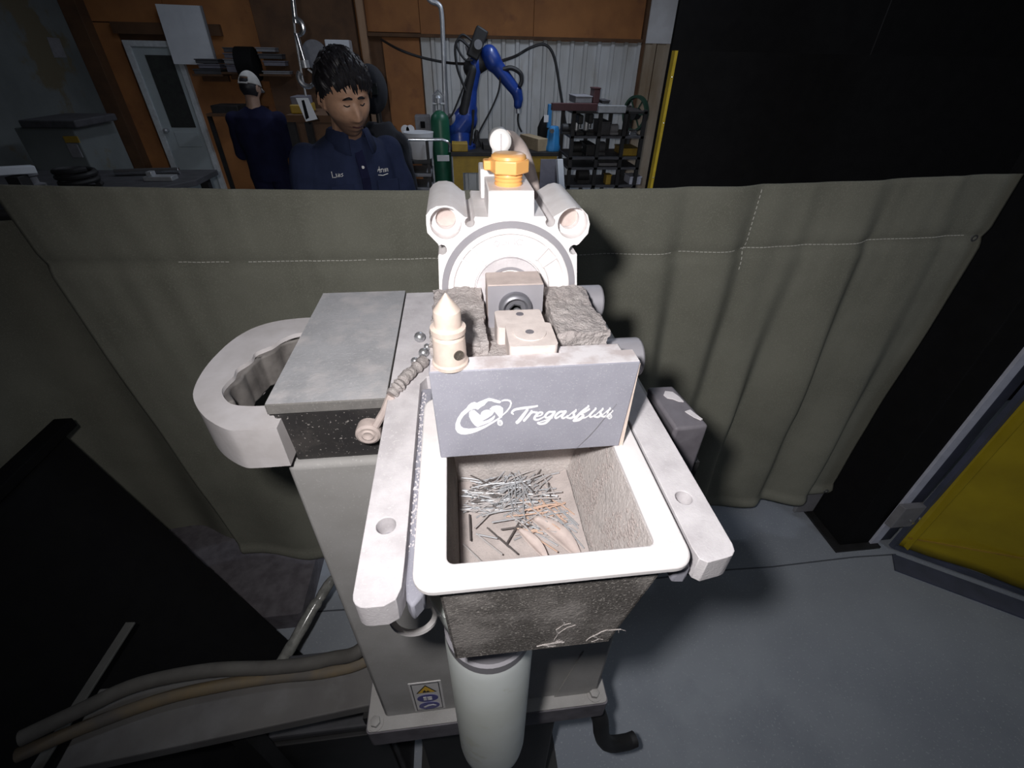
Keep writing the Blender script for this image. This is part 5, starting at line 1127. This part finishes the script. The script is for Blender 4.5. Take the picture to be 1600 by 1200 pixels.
# steel rack with machine parts at the right
ky = 5.0
rk = thing('steel_rack', (at(930, 260, y=ky).x, 5.2, 0), 'dark steel rack of machine parts beneath the long maroon beam', 'rack')
x0, x1 = at(890, 230, y=ky).x, at(1003, 230, y=ky).x
for px in (893, 934, 972, 1001):
    x = at(px, 230, y=ky).x
    for y in (ky, ky + .5): obj('post', MB().box(x - .018, x + .018, y, y + .035, 0, at(px, 172, y=ky).z), m_darksteel, rk, smooth=0)
for pyx, m in ((174, m_darksteel), (213, m_greydk), (246, m_greydk), (262, m_greydk), (290, m_greydk)):
    z = at(940, pyx, y=ky).z; obj('shelf', MB().box(x0, x1, ky, ky + .55, z - .02, z), m, rk, smooth=0)
bmz = at(930, 163, y=ky).z
mbm = thing('maroon_beam', (at(920, 168, y=4.95).x, 4.9, bmz - .06), 'long dark maroon square tube lying along the top of the rack', 'beam')
obj('tube', MB().box(at(863, 167, y=4.93).x, at(934, 167, y=4.93).x, 4.93, 5.0, bmz - .05, bmz + .01), m_maroon, mbm, smooth=0, bevel=.003)
obj('bright_end', MB().box(at(936, 167, y=4.93).x, at(979, 167, y=4.93).x, 4.93, 5.0, bmz - .065, bmz - .005), m_galv, mbm, smooth=0, bevel=.003)
def rz_(p): return at(940, p, y=ky).z
def item(nm, x0, x1, ytop, shelf_py, m, label, cat, d=.3, off=.08, kind='box'):
    y = ky + off; zb_ = rz_(shelf_py); xa_, xb_ = at(x0, ytop, y=y).x, at(x1, ytop, y=y).x; zt = max(at((x0 + x1) / 2, ytop, y=y).z, zb_ + .03)
    o = thing(nm, ((xa_ + xb_) / 2, y + d / 2, zb_), label, cat)
    if kind == 'box':
        obj('body', MB().box(xa_, xb_, y, y + d, zb_, zt - .01), m, o, smooth=0, bevel=.008); obj('lid', MB().box(xa_ - .004, xb_ + .004, y - .004, y + d + .004, zt - .012, zt), m, o, smooth=0, bevel=.003)
    elif kind == 'motor':
        c = Vector(((xa_ + xb_) / 2, y + d / 2, (zb_ + zt) / 2)); r = (zt - zb_) / 2 * .85
        obj('body', MB().lathe(c - Vector(((xb_ - xa_) * .42, 0, 0)), (1, 0, 0), [(0, r * .6), (.01, r), ((xb_ - xa_) * .8, r), ((xb_ - xa_) * .84, r * .5)], 22), m, o, bevel=.003)
        obj('foot', MB().box(xa_ + .01, xb_ - .01, y + d * .25, y + d * .75, zb_, zb_ + r * .5), m, o, smooth=0); obj('shaft', MB().cyl(c + Vector(((xb_ - xa_) * .42, 0, 0)), c + Vector(((xb_ - xa_) * .52, 0, 0)), r * .2), m_galv, o)
    elif kind == 'press':
        w = xb_ - xa_; obj('base', MB().box(xa_, xb_, y, y + d, zb_, zb_ + .03), m, o, smooth=0, bevel=.004)
        obj('column', MB().cyl(((xa_ + xb_) / 2, y + d * .7, zb_), ((xa_ + xb_) / 2, y + d * .7, zt), .03), m_galv, o); obj('head', MB().box(xa_ + w * .2, xb_ - w * .2, y, y + d * .8, zt - (zt - zb_) * .45, zt), m, o, smooth=0, bevel=.01)
        obj('spindle', MB().cyl(((xa_ + xb_) / 2, y + d * .2, zb_ + .06), ((xa_ + xb_) / 2, y + d * .2, zt - (zt - zb_) * .4), .018), m_chrome, o)
    return o
item('tool_chest', 900, 926, 150, 163, m_greymid, 'grey box standing on top of the rack', 'box')
item('upright_post', 929, 939, 137, 163, m_maroon, 'maroon upright block standing on top of the rack', 'block', .15)
item('tool_case', 941, 953, 157, 163, m_greydk, 'small black case on the rack top beside the maroon block', 'case', .2)
item('bench_motor', 880, 903, 194, 213, m_rubber, 'black electric motor at the left end of the upper rack shelf', 'motor', .25, .06, 'motor')
item('drill_press', 903, 915, 180, 213, m_darksteel, 'small dark drill press on the upper rack shelf', 'press', .25, .05, 'press')
item('drill_press', 919, 931, 178, 213, m_rubber, 'taller black drill press left of the rack middle post', 'press', .25, .05, 'press')
item('parts_box', 940, 955, 190, 213, m_greydk, 'dark grey box right of the rack middle post on the upper shelf', 'box')
item('valve_motor', 956, 972, 194, 213, m_greymid, 'grey motor on the right half of the upper rack shelf', 'motor', .2, .06, 'motor')
item('gear_motor', 897, 915, 222, 246, m_darksteel, 'dark gear motor at left on the middle rack shelf', 'motor', .25, .06, 'motor')
item('parts_box', 917, 931, 226, 246, m_rubber, 'black box on the middle rack shelf left of the middle post', 'box')
item('gear_motor', 938, 952, 222, 246, m_greydk, 'dark grey gear motor on the middle rack shelf right of the middle post', 'motor', .25, .06, 'motor')
item('yellow_bin', 974, 1000, 232, 246, m_yellow, 'yellow plastic bin at the right end of the middle rack shelf', 'bin')
item('white_tray', 936, 965, 256, 262, m_greymid, 'flat grey tray on the lower rack shelf', 'tray')
item('round_motor', 905, 928, 264, 290, m_rubber, 'large black round motor on the bottom rack shelf', 'motor', .3, .03, 'motor')
item('yellow_can', 948, 956, 273, 290, m_yellow, 'small yellow can on the bottom rack shelf', 'can', .1, .03)
item('pale_box', 985, 1003, 276, 290, m_angle, 'pale blue grey box at the right end of the bottom rack shelf', 'box', .2, .03)
item('chrome_vise', 985, 1000, 203, 213, m_chrome, 'bright chrome vise at the right end of the upper rack shelf', 'vise', .15, .02, 'motor')
m_reel = mat('faded dark green', (0.015, 0.045, 0.028), .6)
fn = thing('cable_reel', at(988, 178, y=5.9), 'dark green wheel reel against the metal wall above the rack', 'reel')
c = at(990, 178, y=5.9); obj('rim', MB().ring(c, (1, .5, 0), .16, .185, .05, 32), m_reel, fn); obj('hub', MB().cyl(c - Vector((.02, .01, 0)), c + Vector((.06, .03, 0)), .06), m_darksteel, fn)
for k in range(6): a = PI * k / 3; obj('spoke', MB().beam(c + Vector((.02, .01, 0)), c + Vector((.02 - .09 * math.cos(a), .01 + .14 * math.cos(a), .16 * math.sin(a))), .012, .012), m_reel, fn)
obj('stand', MB().box(c.x - .02, c.x + .02, 5.95, 6.0, 0, c.z), m_darksteel, fn, smooth=0)

# left: table with tubes, machine cabinet, pale bar
tb_ = thing('work_table', (-2.6, 3.95, 0), 'dark steel work table at the far left behind the curtain', 'table')
obj('top', MB().pz([(-3.9, 3.35), (-2.35, 3.35), (-1.97, 3.95), (-1.97, 4.35), (-3.9, 4.35)], .96, 1.0), m_greydk, tb_, smooth=0, bevel=.004)
for x, y in ((-3.8, 3.45), (-2.45, 3.45), (-2.05, 4.25), (-3.8, 4.25)): obj('leg', MB().box(x - .03, x + .03, y - .03, y + .03, 0, .96), m_darksteel, tb_, smooth=0)
solo('chrome_tube', MB().cyl((-2.62, 4.12, 1.025), (-2.18, 4.18, 1.025), .024), m_chrome, 'bright chrome tube lying at the back of the work table', 'tube', .002)
solo('chrome_tube', MB().cyl((-2.50, 3.55, 1.016), (-2.32, 3.56, 1.016), .015), m_chrome, 'short bright tube at the front edge of the work table', 'tube', .002)
solo('dark_coil', MB().tube([(-2.62 + .11 * math.cos(t), 3.72 + .11 * math.sin(t), 1.02 + .006 * t) for t in [.5 * i for i in range(38)]], .018, 8), m_rubber, 'black coil of cable on the work table', 'coil', 0)
solo('steel_offcut', MB().box(-2.32, -2.12, 3.92, 4.02, 1.0, 1.03).box(-2.3, -2.26, 3.94, 4.0, 1.03, 1.06), m_galv, 'small grey steel offcut on the right of the work table', 'offcut', .003)
solo('pale_casting', MB().lathe((-2.95, 3.75, 1.0), (0, 0, 1), [(0, .07), (.02, .07), (.03, .04), (.07, .04), (.08, .055), (.10, .055)], 16), m_greymid, 'small pale casting at the left of the work table', 'casting', 0)
solo('pale_bar', MB().beam(at(-30, 269, y=2.6), at(54, 264, y=2.75), .05, .035), m_paper, 'bright pale bar pointing in from the left edge', 'bar', .004)
solo('bar_stand', MB().box(at(20, 268, y=2.68).x - .03, at(20, 268, y=2.68).x + .03, 2.65, 2.72, 0, at(20, 268, y=2.68).z - .02), m_darksteel, 'dark post under the bright pale bar', 'post', .003)
cy = 4.9
cb_ = thing('machine_cabinet', (at(70, 240, y=cy).x, cy + .2, 0), 'dark grey green machine cabinet with a yellow and white label, far left', 'cabinet')
obj('body', pbox(38, 200, 128, 262, cy, .6, 0), m_wallg, cb_, smooth=0, bevel=.01); obj('hood', pbox(30, 188, 118, 200, cy - .05, .6), m_greydk, cb_, smooth=0, bevel=.01)
obj('yellow_label', pbox(100, 213, 122, 223, cy - .012, .012), m_yellow, cb_, smooth=0); obj('white_label', pbox(108, 224, 124, 246, cy - .012, .012), m_greymid, cb_, smooth=0)
def atx(px, py, x): d = M @ Vector((px - 800, 600 - py, -FPX)); return Vector((0, 0, HC)) + d * (x / d.x)
q = [atx(*p, -4.297) for p in ((73, 58), (92, 60), (104, 90), (85, 90))]
solo('paper_sheet', MB().hexa([v - Vector((.002, 0, 0)) for v in q] + [v + Vector((.003, 0, 0)) for v in q]), m_greymid, 'grey white paper sheet on the dark left wall near the corner', 'paper', 0)
